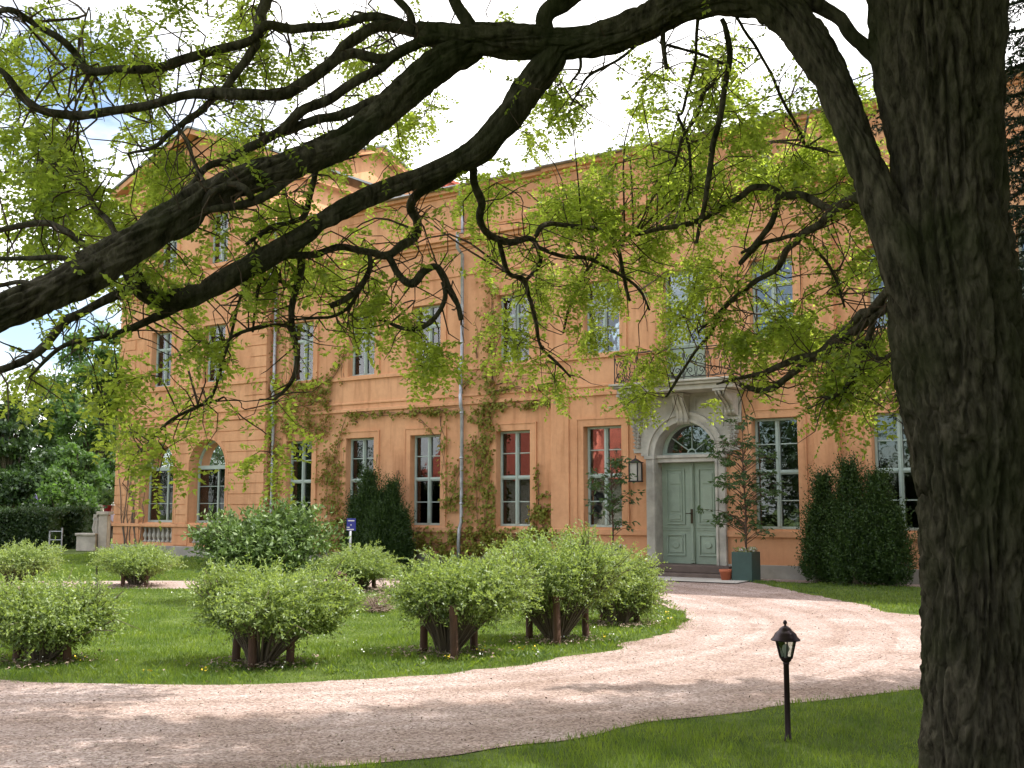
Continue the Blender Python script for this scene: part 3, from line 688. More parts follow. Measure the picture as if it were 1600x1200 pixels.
# ---- door, arch and stone surround
mb = MB(); Y = YR
r, c, s = .77, DC, 2.92
ro = .97
# jambs
for sg in (-1, 1):
    mb = MB()
    a, b = sorted((c + sg * .765, c + sg * 1.0)); mb.box(a, b, Y - .1, Y + .3, .42, s - .08)
    a, b = sorted((c + sg * .77, c + sg * .83)); mb.box(a, b, Y - .13, Y - .101, .42, s - .08)
    a, b = sorted((c + sg * .755, c + sg * 1.03)); mb.box(a, b, Y - .14, Y + .3, s - .079, s)
    a, b = sorted((c + sg * .755, c + sg * 1.03)); mb.box(a, b, Y - .13, Y + .3, .12, .419)
    hob('door_jamb', mb, M['stone'], bevel=.01)
mb = MB()
def ring(mb, r0, r1, y0, y1, N=28):
    for k in range(N):
        a0, a1 = math.pi * k / N, math.pi * (k + 1) / N
        P = lambda a, rr: (c - rr * math.cos(a), s + .002 + rr * math.sin(a))
        p, q, u, v = P(a0, r1), P(a1, r1), P(a1, r0), P(a0, r0)
        mb.q((v[0], y0, v[1]), (u[0], y0, u[1]), (q[0], y0, q[1]), (p[0], y0, p[1]))
        mb.q((p[0], y0, p[1]), (q[0], y0, q[1]), (q[0], y1, q[1]), (p[0], y1, p[1])); mb.q((u[0], y0, u[1]), (v[0], y0, v[1]), (v[0], y1, v[1]), (u[0], y1, u[1]))
ring(mb, .765, .83, Y - .12, Y + .3); ring(mb, .83, .92, Y - .09, Y + .05); ring(mb, .92, 1.0, Y - .13, Y + .05)
hob('arch_moulding', mb, M['stone'])
mb = MB(); o_ = dict(x0=c - .99, x1=c + .99, z0=2.5, z1=s + .99, arch=True, depth=.05)
m2 = wallmesh(c - 1.08, c + 1.08, s, 4.34, Y - .07, [o_]); mb.v += m2.v; mb.f += m2.f
mb.box(c - 1.40, c - 1.081, Y - .07, Y + .02, 3.62, 4.34); mb.box(c + 1.081, c + 1.40, Y - .07, Y + .02, 3.62, 4.34)
mb.box(c - 1.14, c - 1.081, Y - .07, Y + .02, s, 3.62 - .001); mb.box(c + 1.081, c + 1.14, Y - .07, Y + .02, s, 3.62 - .001)
hob('stone_spandrel', mb, M['stone'])
for sg in (-1, 1):    # sunk panels frames in the spandrels
    mb = MB(); a, b = sorted((c + sg * .28, c + sg * .98)); t = .03
    mb.box(a, b, Y - .092, Y - .071, 4.22, 4.25)
    mb.box(a if sg < 0 else b - t, a + t if sg < 0 else b, Y - .092, Y - .071, 3.55, 4.219); mb.box(b - t if sg < 0 else a, b if sg < 0 else a + t, Y - .092, Y - .071, 3.95, 4.219)
    hob('spandrel_panel', mb, M['stone'])
def scroll(name, x, w_, ztop, zbot, y0, depth):
    mb = MB(); n = 14; prof = []
    for i in range(n + 1):
        t = i / n; z = ztop + (zbot - ztop) * t
        d = depth * (.62 + .38 * math.cos(t * math.pi * .9)) * (1 - .45 * t) + .03 * math.sin(t * math.pi * 3)
        if t > .8: d += .04 * math.sin((t - .8) / .2 * math.pi)
        prof.append((d, z))
    def slabx(xa, xb, k):
        n0 = len(mb.v)
        for d, z in prof:
            mb.v += [(xa, y0, z), (xa, y0 - d * k, z), (xb, y0 - d * k, z), (xb, y0, z)]
        for i in range(n):
            for j in range(4):
                a = n0 + i * 4 + j; b = n0 + i * 4 + (j + 1) % 4; mb.f.append((a, b, b + 4, a + 4))
        mb.f += [(n0, n0 + 1, n0 + 2, n0 + 3), (n0 + n * 4 + 3, n0 + n * 4 + 2, n0 + n * 4 + 1, n0 + n * 4)]
    slabx(x - w_ / 2, x + w_ / 2, .88)
    for q in (-1, 0, 1): slabx(x + q * w_ * .36 - w_ * .1, x + q * w_ * .36 + w_ * .1, 1.0 if q else 1.06)
    mb.box(x - w_ / 2 - .025, x + w_ / 2 + .025, y0 - depth - .03, y0, ztop + .0005, ztop + .05)
    return hob(name, mb, M['stone'], bevel=.006)
scroll('keystone', c, .30, 4.28, 3.62, Y - .075, .34)
for sg in (-1, 1):
    scroll('corbel', c + sg * 1.22, .26, 4.28, 3.78, Y - .072, .72)
    mb = MB(); x = c + sg * 1.22   # hanging foliage drop
    for i in range(7):
        z = 3.72 - i * .09; w_ = .13 - .01 * i if i < 4 else .07
        mb.box(x - w_, x + w_, Y - .10 + .006 * i, Y - .071 if z > 3.62 else Y + .01, z - .075, z)
        for q in (-1, 1): mb.tube([(x + q * w_ * .4, Y - .10, z - .07), (x + q * w_ * .9, Y - .14, z - .02), (x + q * w_ * .3, Y - .12, z)], [.018, .024, .012], 6)
    mb.box(x - .125, x + .125, Y - .05, Y + .01, 3.0, 3.62 - .55); mb.box(x - .15, x + .15, Y - .055, Y + .01, 3.0705, 3.10)
    hob('corbel_drop', mb, M['stone'])
# transom and fanlight
mb = MB(); mb.box(c - .764, c + .764, Y + .02, Y + .34, 2.76, 2.86); mb.box(c - .764, c + .764, Y - .02, Y + .34, 2.8605, 2.93); hob('door_transom', mb, M['stone'], bevel=.01)
mb = MB(); fr = .70
YFAN = Y + .3
def fring(r0, r1):
    N = 24
    for k in range(N):
        a0, a1 = math.pi * k / N, math.pi * (k + 1) / N
        P = lambda a, rr: (c - rr * math.cos(a), 2.97 + rr * math.sin(a))
        p, q, u, v = P(a0, r1), P(a1, r1), P(a1, r0), P(a0, r0)
        mb.q((v[0], YFAN, v[1]), (u[0], YFAN, u[1]), (q[0], YFAN, q[1]), (p[0], YFAN, p[1])); mb.q((u[0], YFAN, u[1]), (v[0], YFAN, v[1]), (v[0], YFAN + .05, v[1]), (u[0], YFAN + .05, u[1]))
fring(.66, .78); fring(.09, .12)
mb.box(c - .76, c + .76, YFAN - .01, YFAN + .06, 2.931, 2.985)
for a in (36, 72 + 18, 144):
    a = R_(a); mb.tube([(c - .11 * math.cos(a), YFAN + .02, 2.98 + .11 * math.sin(a)), (c - .68 * math.cos(a), YFAN + .02, 2.97 + .68 * math.sin(a))], .013, 6)
fan = hob('fanlight', mb, M['frame'])
g = MB(); g.ext([(c - .7 * math.cos(math.pi * k / 24), 2.97 + .7 * math.sin(math.pi * k / 24)) for k in range(25)], YFAN + .035, YFAN + .041); hob('pane', g, M['glass'], fan)
# door leaves
YD = Y + .26
for sg in (-1, 1):
    mb = MB(); a, b = sorted((c + sg * .03, c + sg * .765)); mb.box(a + .0, b, YD, YD + .07, .425, 2.758)
    lf = hob('door_leaf', mb, M['door'])
    xc = c + sg * .41; pw = .24
    def rf(x0, x1, z0, z1, t, d, nm='door_panel'):
        mb = MB(); y = YD - d
        mb.box(x0, x1, y, YD - .0005, z0, z0 + t); mb.box(x0, x1, y, YD - .0005, z1 - t, z1); mb.box(x0, x0 + t, y, YD - .0005, z0 + t, z1 - t); mb.box(x1 - t, x1, y, YD - .0005, z0 + t, z1 - t)
        mb.box(x0 + t + .04, x1 - t - .04, YD - d * .7, YD - .0005, z0 + t + .04, z1 - t - .04)
        return hob(nm, mb, M['door'], lf, bevel=.006)
    rf(xc - pw, xc + pw, 1.32, 2.62, .035, .03); 
    mb = MB(); 
    for z0, z1 in ((2.26, 2.5), (1.44, 1.55)): mb.box(xc - .13, xc + .13, YD - .036, YD - .0215, z0, z1)
    mb.box(xc - .12, xc + .12, YD - .036, YD - .0215, 1.62, 2.2); hob('door_panel', mb, M['door'], lf, bevel=.008)
    rf(xc - pw, xc + pw, .6, 1.10, .035, .03)
    mb = MB(); mb.ext([(xc + .09 * math.cos(k * .5236), .85 + .07 * math.sin(k * .5236)) for k in range(12)], YD - .045, YD - .022); hob('door_panel', mb, M['door'], lf, bevel=.01)
    mb = MB(); mb.box(a, b, YD - .02, YD - .0005, 1.19, 1.215); mb.box(a, b, YD - .02, YD - .0005, 1.245, 1.27); hob('door_rail', mb, M['door'], lf)
    if sg > 0:
        mb = MB(); mb.box(c - .02, c + .075, YD - .05, YD - .0005, .44, 2.757); mb.box(c - .0, c + .055, YD - .07, YD - .051, .5, 2.7); hob('door_astragal', mb, M['door'], lf, bevel=.008)
mb = MB(); xh = c + .03; mb.box(xh - .03, xh + .03, YD - .085, YD - .072, 1.35, 1.68); mb.tube([(xh, YD - .09, 1.58), (xh, YD - .14, 1.58), (xh - .12, YD - .15, 1.575)], .012, 8); hob('door_handle', mb, M['brass'], bevel=.004)
# steps
mb = MB(); mb.box(c - 1.25, c + 1.22, Y - .45, Y + .3, .26, .42); hob('step', mb, M['step'], bevel=.015)
mb = MB(); mb.box(c - 1.4, c + 1.37, Y - .8, Y - .06, .10, .258); hob('step', mb, M['step'], bevel=.015)

# ---- balcony
bx0, bx1, BP = -13.08, -10.0, .9
mb = MB(); mb.box(bx0 - .06, bx1 + .06, Y - BP - .06, Y + .02, 4.52, 4.57); mb.box(bx0, bx1, Y - BP, Y - .061, 4.455, 4.519); mb.box(bx0 + .08, bx1 - .08, Y - BP + .08, Y - .061, 4.34, 4.454)
hob('balcony_slab', mb, M['stone'], bevel=.015)
zb, zt = 4.575, 5.29
def spiral(cx, cz, r0, turns, a0, sgn=1, n=14):
    return [(cx + r0 * (1 - .75 * k / n) * math.cos(a0 + sgn * turns * 2 * math.pi * k / n), cz + r0 * (1 - .75 * k / n) * math.sin(a0 + sgn * turns * 2 * math.pi * k / n)) for k in range(n + 1)]
def scrollmesh(w_):
    """one wrought iron scroll panel, (x,z) plane, w wide"""
    mb = MB(); R0 = .0095; h = zt - zb
    for sg in (-1, 1):
        xx = lambda u: sg * u
        # big C scroll
        p1 = [(w_ * .06, .10), (w_ * .2, .08), (w_ * .36, .2), (w_ * .40, .36), (w_ * .30, .52), (w_ * .17, .56)]
        sp = [(w_ * .17 + a, .47 + b) for a, b in [(q[0], q[1]) for q in spiral(0, 0, .085, 1.1, math.pi / 2, 1, 10)]]
        pts = catmull([np.array(p) for p in p1 + sp], 3)
        mb.tube([(xx(p[0]), 0, p[1]) for p in pts], R0, 5)
        p2 = [(w_ * .46, .08), (w_ * .42, .16), (w_ * .3, .24)] ; sp = [(w_ * .24 + a, .2 + b) for a, b in spiral(0, 0, .07, 1.0, .3, 1, 10)]
        mb.tube([(xx(p[0]), 0, p[1]) for p in catmull([np.array(p) for p in p2 + sp], 3)], R0, 5)
        p3 = [(w_ * .46, .6), (w_ * .44, .5), (w_ * .36, .44)]; mb.tube([(xx(p[0]), 0, p[1]) for p in catmull([np.array(p) for p in p3], 3)], R0, 5)
        mb.tube([(xx(.0), 0, .06), (xx(w_ * .05), 0, .2), (xx(w_ * .03), 0, .34), (xx(0), 0, .42)], R0, 5)
    mb.tube([(0, 0, .56), (0, 0, .63)], R0, 5)
    return mb
npan = 5; pwid = (bx1 - bx0 - .1) / npan; yb = Y - BP + .05
BR = hob('balcony_railing', (lambda m: (m.box(bx0 + .03, bx1 - .03, yb - .02, yb + .02, zt - .02, zt), m.box(bx0 + .03, bx1 - .03, yb - .01, yb + .01, zb + .05, zb + .07), [m.box(xx - .02, xx + .02, yb + .021, Y - .03, zt - .02, zt) for xx in (bx0 + .05, bx1 - .05)], [m.box(xx - .01, xx + .01, yb + .021, Y - .03, zb + .05, zb + .07) for xx in (bx0 + .05, bx1 - .05)], m)[-1])(MB()), M['iron'])
pm = scrollmesh(pwid); p0 = None
for i in range(npan):
    l = Vector((bx0 + .05 + pwid * (i + .5), yb, zb)) - HO
    if p0 is None: p0 = obj('iron_scroll', pm, M['iron'], BR, loc=l)
    else: inst(p0, l, BR)
pm2 = scrollmesh(BP - .1); ps = obj('iron_scroll', pm2, M['iron'], BR, loc=Vector((bx0 + .05, Y - BP / 2 + .02, zb)) - HO); ps.rotation_euler = (0, 0, R_(90))
inst(ps, Vector((bx1 - .05, Y - BP / 2 + .02, zb)) - HO, BR)
for i in range(npan + 1):
    x = bx0 + .05 + pwid * i; mb = MB(); mb.tube([(x, yb, zb), (x, yb, zt - .02)], .012, 6); hob('rail_post', mb, M['iron'], BR)
# vases behind the glass
for x in (-9.15, -6.5):
    mb = MB(); mb.lathe([(.04, 0), (.075, .05), (.08, .1), (.05, .17), (.03, .2), (.04, .24)], (0, 0, 0), 14)
    obj('vase', mb, M['white'], smooth=True, loc=(x, planeY(x) + .33, 1.245), label='small white vase on the sill inside the ' + ('window right of the front door' if x < -8 else 'window right of the clipped yew'), cat='vase', group='white vases inside the windows')
# inner window boards
mb = MB()
for x in GX: mb.box(x - .525, x + .525, planeY(x) + .245, planeY(x) + .5, 1.18, 1.243)
hob('window_board', mb, M['white'])
mb = MB(); mb.box(-7.98, -7.86, YF - .04, YF - .001, 1.42, 1.60)
hob('meter_box', mb, M['white'], bevel=.01)

# downpipes
def pipe(x, y, top, kink):
    mb = MB(); pts = [(x + .05, y - .25, top), (x + .05, y - .25, top - .25), (x + .02, y - .11, top - .6), (x + .02, y - .11, 9.1), (x + .02, y - .33, 9.05), (x + .02, y - .33, 8.65), (x + .02, y - .11, 8.5),
        (x + .02, y - .11, 5.6), (x, y - .16, 5.5), (x - .02, y - .16, 5.3), (x - .02, y - .1, 5.2), (x - .02, y - .1, 4.75), (x, y - .15, 4.7), (x + .02, y - .15, 4.4), (x + .02, y - .1, 4.3), (x + .02, y - .1, 1.35), (x + kink, y - .14, 1.15), (x - .04, y - .14, .8), (x - .04, y - .12, .12)]
    mb.tube(pts, .05, 10)
    for z in (8.0, 6.6, 4.2, 3.0, 1.8): mb.lathe([(.058, 0), (.062, .02), (.058, .05)], (x + .02, y - .105, z), 10)
    hob('downpipe', mb, M['zinc'], smooth=True)
pipe(-18.22, YF, 10.38, -.02); pipe(-25.42, YF, 10.38, 0)

# ================================================================== WALL LANTERN
def wall_lantern():
    x, z = -12.85, 2.34; y = YR - .22
    t = empty('wall_lantern', (x, YR, z), label='black box lantern with pale glass on the wall left of the front door', cat='lantern')
    m = MB(); s = .11
    for a in (-1, 1):
        for b in (-1, 1): m.box(a * s - .012, a * s + .012, b * s - .012 - .22, b * s + .012 - .22, 0, .42)
    m.box(-s - .02, s + .02, -s - .24, s - .2, -.03, 0); m.box(-s - .03, s + .03, -s - .25, s - .19, .42, .44)
    m.v += [(-s, -s - .22, .441), (s, -s - .22, .441), (s, s - .22, .441), (-s, s - .22, .441), (0, -.22, .54)]; n = len(m.v) - 5
    m.f += [(n, n + 1, n + 4), (n + 1, n + 2, n + 4), (n + 2, n + 3, n + 4), (n + 3, n, n + 4)]
    m.tube([(0, -.22, .53), (0, -.22, .60)], .012, 6)
    obj('lantern_frame', m, M['iron'], t)
    m = MB(); m.box(-s + .013, s - .013, -s - .22 + .013, s - .22 - .013, .002, .418); obj('lantern_glass', m, M['lampglass'], t)
    m = MB(); m.box(-.02, .02, -.105, .0, .2, .24); m.box(-.04, .04, -.02, 0, .1, .35); obj('bracket', m, M['iron'], t)
wall_lantern()

# ================================================================== CREEPERS
def creeper(name, strokes, label, n_per, mats, seedstems=True):
    t = empty(name, ony(strokes[0][0], strokes[0][1], YF - .02), label=label, cat='climbing plant')
    o0 = t.location.copy(); C = []; sm = MB()
    for (x0, y0, x1, y1, w_, dn) in strokes:
        a, b = ony(x0, y0, YF), ony(x1, y1, YF); L_ = (b - a).length; wm = w_ / 1755 * 30
        n = int(L_ * max(wm, .05) * n_per * dn) + int(L_ * 30 * dn)
        u = rng.random(n); wob = np.array([noise.noise(Vector((a.x + k * 7, k * L_ * 2.2, a.z))) for k in u])
        gx_ = rng.normal(size=n) * wm * .38; gz_ = rng.normal(size=n) * .06
        P = np.array(a)[None] + (np.array(b) - np.array(a))[None] * u[:, None]
        vert = abs(b.z - a.z) > abs(b.x - a.x)
        if vert: P[:, 0] += gx_ + wob * wm * .6; P[:, 2] += gz_
        else: P[:, 2] += gx_ + wob * wm * .6; P[:, 0] += gz_
        keep = np.array([noise.noise(Vector((p[0] * 5, 0, p[2] * 5))) > -.28 + (.0 if dn > .8 else .1) for p in P]) if n else []
        P = P[keep]
        pl = np.where((P[:, 0] > RX0 - .0) & (P[:, 0] < RX1), YR - .04, YF); P[:, 1] = pl - .03 - rng.random(len(P)) * .09
        inop = np.zeros(len(P), bool)
        for o in gops + uops: inop |= (P[:, 0] > o['x0'] + .03) & (P[:, 0] < o['x1'] - .03) & (P[:, 2] > o['z0']) & (P[:, 2] < o['z1'])
        C.append(P[~inop])
        for k in range(max(2, int(wm * 6))):   # stems
            off = (random.random() - .5) * wm; pts = []
            m_ = max(4, int(L_ / .18))
            for i in range(m_ + 1):
                f_ = i / m_; p = a.lerp(b, f_); e = off * (.5 + f_ * .5) + noise.noise(Vector((f_ * 5, k * 3.1, a.x))) * .14
                if vert: p.x += e
                else: p.z += e
                p.y = YF - .03 - (.14 if RX0 < p.x < RX1 else 0); pts.append(p - o0)
            sm.tube(pts, [.009 * (1 - .6 * i / m_) for i in range(m_ + 1)], 4)
    C = np.concatenate(C) - np.array(o0); n = len(C)
    D = np.stack([rng.normal(size=n) * .6, -.25 - .4 * rng.random(n), -.6 + .5 * rng.normal(size=n)], 1)
    N = np.stack([rng.normal(size=n) * .35, -np.ones(n), rng.normal(size=n) * .35 + .3], 1)
    obj('stems', sm, M['twig'], t)
    leaves('foliage', C, D, .07 + .05 * rng.random(n), .055 + .04 * rng.random(n), M['vine'], t, mats=mats, nrm=N, kind='stuff')
creeper('wall_creeper', [(765, 860, 762, 640, 30, 1.2), (762, 660, 770, 580, 40, .9), (768, 600, 765, 430, 26, .42), (770, 560, 775, 450, 30, .25), (745, 560, 750, 480, 10, .3), (775, 612, 885, 602, 7, .6), (775, 635, 866, 628, 9, 1.1), (545, 650, 725, 641, 8, .9), (640, 645, 700, 642, 12, .8),
    (692, 650, 700, 790, 20, .45), (700, 790, 720, 720, 22, .5), (700, 790, 745, 765, 26, .9), (740, 680, 745, 860, 24, .55), (640, 850, 730, 858, 36, 1.25), (730, 855, 866, 845, 34, 1.5), (700, 838, 866, 836, 12, .9),
    (848, 850, 845, 790, 34, 1.5), (843, 800, 841, 725, 7, .8), (845, 775, 864, 770, 5, .9), (850, 800, 864, 795, 12, .7), (866, 836, 885, 850, 10, .6), (893, 862, 895, 828, 10, 1.1), (775, 600, 830, 580, 16, .3), (720, 610, 760, 570, 20, .35), (655, 655, 700, 700, 12, .25), (620, 735, 622, 790, 10, .3), (592, 710, 590, 760, 8, .25)],
    'dense green creeper climbing the orange wall around the right downpipe', 340, [(M['vine_red'], .15)])
creeper('wall_creeper', [(384, 775, 384, 630, 12, 1.2), (395, 775, 412, 778, 10, 1.0), (400, 850, 398, 690, 26, .5), (428, 860, 428, 690, 40, .8), (430, 690, 425, 600, 36, .6), (425, 640, 440, 440, 26, .3), (440, 672, 520, 668, 28, .9), (445, 640, 520, 625, 44, 1.1), (450, 605, 520, 600, 26, 1.0), (513, 600, 545, 545, 12, .8), (520, 850, 525, 700, 42, 1.15), (530, 700, 545, 645, 24, .6), (500, 860, 545, 858, 34, 1.2), (560, 660, 545, 650, 10, .7), (515, 720, 500, 760, 14, .5), (383, 640, 383, 480, 8, .3), (536, 560, 536, 600, 6, .4), (445, 600, 450, 480, 16, .2)],
    'bronze green creeper climbing between the wing corner and the second window', 320, [(M['vine_red'], .4)])
# bare climber on the wing corner
t = empty('bare_climber', ony(200, 850, YW - .03), label='leafless grey climber stems on the far left corner of the wing', cat='climbing plant'); o0 = t.location.copy()
mb = MB()
for k in range(7):
    x0 = 192 + 4 * k; pts = []; x = x0
    for i in range(16):
        y = 858 - i * (16 - k); x += random.uniform(-2.5, 2.5); p = ony(x, y, YW - .045); pts.append(p - o0)
    mb.tube(pts, [.017 * (1 - .75 * i / 16) for i in range(16)], 5)
    for j in (3, 6, 9, 12): p = pts[j]; mb.tube([p, p + Vector((random.uniform(-.4, .4), 0, random.uniform(.1, .4))), p + Vector((random.uniform(-.7, .7), 0, random.uniform(.2, .7)))], [.008, .006, .003], 4)
obj('stems', mb, M['stemg'], t)
# ================================================================== SHRUBS
RTn, FWn = np.array([RT.x, RT.y, 0.0]), np.array([-math.sin(YAW), math.cos(YAW), 0.0])
def sprigs(cen, rad, n, k, sl, ll, lw, inner=.35, outer=.92, upb=.5, seed=0, flat=.9, spread=.5):
    """feathery leafy shoots filling an ellipsoid; returns leaf arrays and shoot lines"""
    d = unit(rng.normal(size=(n, 3))); d[:, 2] = np.abs(d[:, 2]) * np.where(rng.random(n) < .80, 1, -.75)
    rr = inner + (outer - inner) * rng.random(n) ** .7
    lump = np.array([1 + .55 * noise.noise(Vector((*(q * 1.5 + seed),))) + .24 * noise.noise(Vector((*(q * 4.5 + seed),))) for q in d])
    base = cen + (d * (rr * lump)[:, None]) @ np.diag([1, 1, 1]) * rad
    dr = unit(d * rad + np.array([0, 0, 1]) * upb * rad[2] + rng.normal(size=(n, 3)) * .32 * rad.mean())
    L_ = sl * (.6 + .8 * rng.random(n))
    tt = np.linspace(.12, 1, k)
    P = base[:, None] + dr[:, None] * (L_[:, None, None] * tt[None, :, None])
    P = P + np.array([0, 0, -1]) * (tt ** 2 * .16)[None, :, None] * L_[:, None, None]
    D = dr[:, None] * .7 + rng.normal(size=(n, k, 3)) * (spread * 1.5)
    P = P.reshape(-1, 3); D = D.reshape(-1, 3); m = len(P)
    return P, D, ll * (.65 + .7 * rng.random(m)), lw * (.7 + .6 * rng.random(m)), base, dr, L_
def shrub(px0, px1, py0, py1, Z, bpx, label, n=420, k=14, ll=.044, lw=.019, mt='willow', name='willow_shrub', cat='shrub', group=None, sl=.26, stems=11, mats=None, fill=1.1, extra=(), upb=.32):
    c = at((px0 + px1) / 2, (py0 + py1) / 2, Z); rx = (px1 - px0) / 2 / F_PX * Z * .97; rz = (py1 - py0) / 2 / F_PX * Z * .80; n = int(n * 1.7)
    b = atg(bpx, Z); t = empty(name, b, label=label, cat=cat, group=group); bn = np.array(b)
    cells = [(np.array(c), np.array([rx, rx * .85, rz]), 1.0)]
    for (ex, ey, er, fr) in extra: cells.append((np.array(at(ex, ey, Z)), np.full(3, er / F_PX * Z), fr))
    Ps, Ds, Ls, Ws = [], [], [], []; sm = MB()
    for q, (cc, rad, fr) in enumerate(cells):
        P, D, l_, w_, base, dr, L_ = sprigs(cc, rad, int(n * fr), k, sl, ll, lw, seed=bpx * .37 + q, upb=upb)
        Ps.append(P); Ds.append(D); Ls.append(l_); Ws.append(w_)
        m = int(n * fr * k * fill); d = unit(rng.normal(size=(m, 3))) * (rng.random(m) ** .42 * .92)[:, None] * np.array([1 + .4 * noise.noise(Vector((a * 1.5 + bpx * .37 + q, 0, a * .7))) for a in rng.random(m) * 3])[:, None]
        Ps.append(cc + d * rad * .95); Ds.append(rng.normal(size=(m, 3))); Ls.append(ll * (.6 + .7 * rng.random(m))); Ws.append(lw * (.8 + .6 * rng.random(m)))
        for i in range(0, len(base), max(1, len(base) // 60)):
            p0 = Vector(base[i]) - b; p1 = p0 + Vector(dr[i]) * float(L_[i]) * .9; st = Vector((p0.x * .12, p0.y * .12, .03)); md = st.lerp(p0, .5); md.z += .05
            sm.tube([st, md, p0, p1], [.013, .009, .006, .002], 4)
    P = np.concatenate(Ps); ok = P[:, 2] > .10 + gz(b.x, b.y); D = np.concatenate(Ds)[ok]
    for i in range(stems):
        a = random.random() * 6.28; q = Vector((math.cos(a) * rx * .55, math.sin(a) * rx * .55, c.z - b.z - rz * .1)); s0 = Vector((math.cos(a) * .1, math.sin(a) * .1, -.02))
        sm.tube([s0, s0.lerp(q, .3) + Vector((0, 0, .12)), q], [.013, .010, .006], 5)
    obj('stems', sm, M['stemg'], t, kind='stuff')
    leaves('foliage', P[ok] - bn, D, np.concatenate(Ls)[ok], np.concatenate(Ws)[ok], M[mt], t, mats=mats, kind='stuff')
    return t
SG = 'rounded pale green shrubs on the lawn island'
shrub(-45, 185, 905, 1030, 12.6, 75, 'pale green shrub at the left photo edge, nearest the gravel, over one visible stake', group=SG, n=560, extra=((140, 965, 30, .18), (5, 965, 36, .2)))
shrub(305, 548, 890, 1012, 12.4, 412, 'wide low shrub in front of the lawn island with dark stems and open gap beneath', group=SG, n=680, extra=((350, 940, 38, .22), (505, 960, 34, .2)))
shrub(618, 828, 868, 992, 13.3, 700, 'pale feathery shrub standing over three stakes, nearest to the drive bend', group=SG, n=600, extra=((655, 935, 32, .2), (785, 915, 38, .25)))
shrub(758, 945, 842, 985, 14.6, 868, 'tall pale shrub over three stakes, middle of the group before the front door', group=SG, n=560, extra=((800, 905, 40, .22), (925, 900, 50, .3)))
shrub(885, 1032, 852, 978, 16.6, 965, 'rightmost pale shrub at the tip of the lawn island, next to the door', group=SG, n=480, extra=((1000, 935, 34, .22), (915, 890, 46, .28)))
shrub(318, 505, 800, 925, 20.5, 412, 'large glossy leaved bush behind the wide low shrub, taller at its right side', mt='rhodo', name='glossy_shrub', ll=.10, lw=.045, n=330, k=9, sl=.42, extra=((450, 845, 38, .5), (350, 850, 26, .3)), group=None)
shrub(502, 626, 858, 915, 23.4, 565, 'small pale shrub in front of the blue sign by the far path', group=SG, n=420, ll=.055, lw=.02)
shrub(150, 276, 852, 908, 24.6, 215, 'pale shrub in front of the wing balusters by the far path', group=SG, n=430, ll=.055, lw=.02)
shrub(-25, 98, 850, 908, 25.4, 30, 'pale shrub at the left photo edge in front of the clipped hedge', group=SG, n=430, ll=.055, lw=.02)
# dry shrub
b = atg(592, 18.6); t = empty('dry_shrub', b, label='small dry grey brown shrub on the grass between two pale shrubs', cat='shrub'); sm = MB()
for i in range(170):
    a = random.random() * 6.28; e = random.uniform(.1, 1.2); l_ = random.uniform(.15, .38); p = Vector((math.cos(a) * math.cos(e), math.sin(a) * math.cos(e), math.sin(e))) * l_
    s0 = Vector((random.uniform(-.12, .12), random.uniform(-.12, .12), .0)); sm.tube([s0, s0 + p * .5 + Vector((0, 0, .04)), s0 + p], [.008, .006, .003], 3)
obj('twigs', sm, M['deadtwig'], t, kind='stuff')
n = 500; d = unit(rng.normal(size=(n, 3))) * (rng.random(n) ** .5)[:, None] * np.array([.3, .3, .26]) + np.array([0, 0, .2])
leaves('dry_leaves', d, rng.normal(size=(n, 3)), .05, .012, M['deadtwig'], t, kind='stuff')

# stakes round the shrubs
SK = 'brown wooden stake frames round the shrubs'
def stakes(pts, Z, h, label, rails=True, top=None):
    t0 = atg(sum(p[0] for p in pts) / len(pts), Z); t = empty('shrub_support', t0, label=label, cat='stake frame', group=SK); P = []
    for i, (px, dz) in enumerate(pts):
        p = atg(px, Z + dz) - t0; P.append(p); mb = MB(); hh = h * random.uniform(.95, 1.04); tl = Vector((random.uniform(-.03, .03), random.uniform(-.03, .03), 0))
        mb.tube([p + Vector((0, 0, -.05)), p + Vector((0, 0, hh * .5)) + tl * .5, p + Vector((0, 0, hh)) + tl], [.047, .046, .044], 12, wob=.05); obj('stake', mb, M['wood'], t)
    if rails:
        for i in range(len(P)):
            j = (i + 1) % len(P)
            if len(P) < 3 and i: break
            mb = MB(); a = P[i] + Vector((0, 0, h - .05)); c = P[j] + Vector((0, 0, h - .05)); mb.tube([a, a.lerp(c, .5), c], .022, 8, wob=.08); obj('rail', mb, M['wood'], t)
stakes([(664, .2), (712, -.45), (741, .35), (700, 1.0)], 13.3, .60, 'three brown stakes with rails under the feathery shrub nearest the drive bend')
stakes([(827, .2), (870, -.4), (914, .3), (876, 1.2)], 14.6, .62, 'brown stakes under the tall middle shrub before the front door')
stakes([(374, .25), (400, -.2), (458, .05), (430, 1.0)], 12.4, .62, 'dark stakes and rail under the wide low shrub in front')
stakes([(39, .1), (116, .0), (80, .9)], 12.6, .52, 'two stakes under the shrub at the left photo edge')
stakes([(545, -.2), (586, .0), (566, .9)], 23.6, .55, 'short stakes under the small shrub by the blue sign')
stakes([(196, .0), (233, .0), (214, .9)], 24.5, .55, 'short stakes under the pale shrub before the wing balusters')
stakes([(56, .0), (14, .0), (35, .9)], 25.4, .5, 'short stakes under the far left shrub by the hedge')
stakes([(940, .1), (992, .0), (968, .9)], 16.8, .5, 'short stakes under the shrub at the tip of the lawn island')
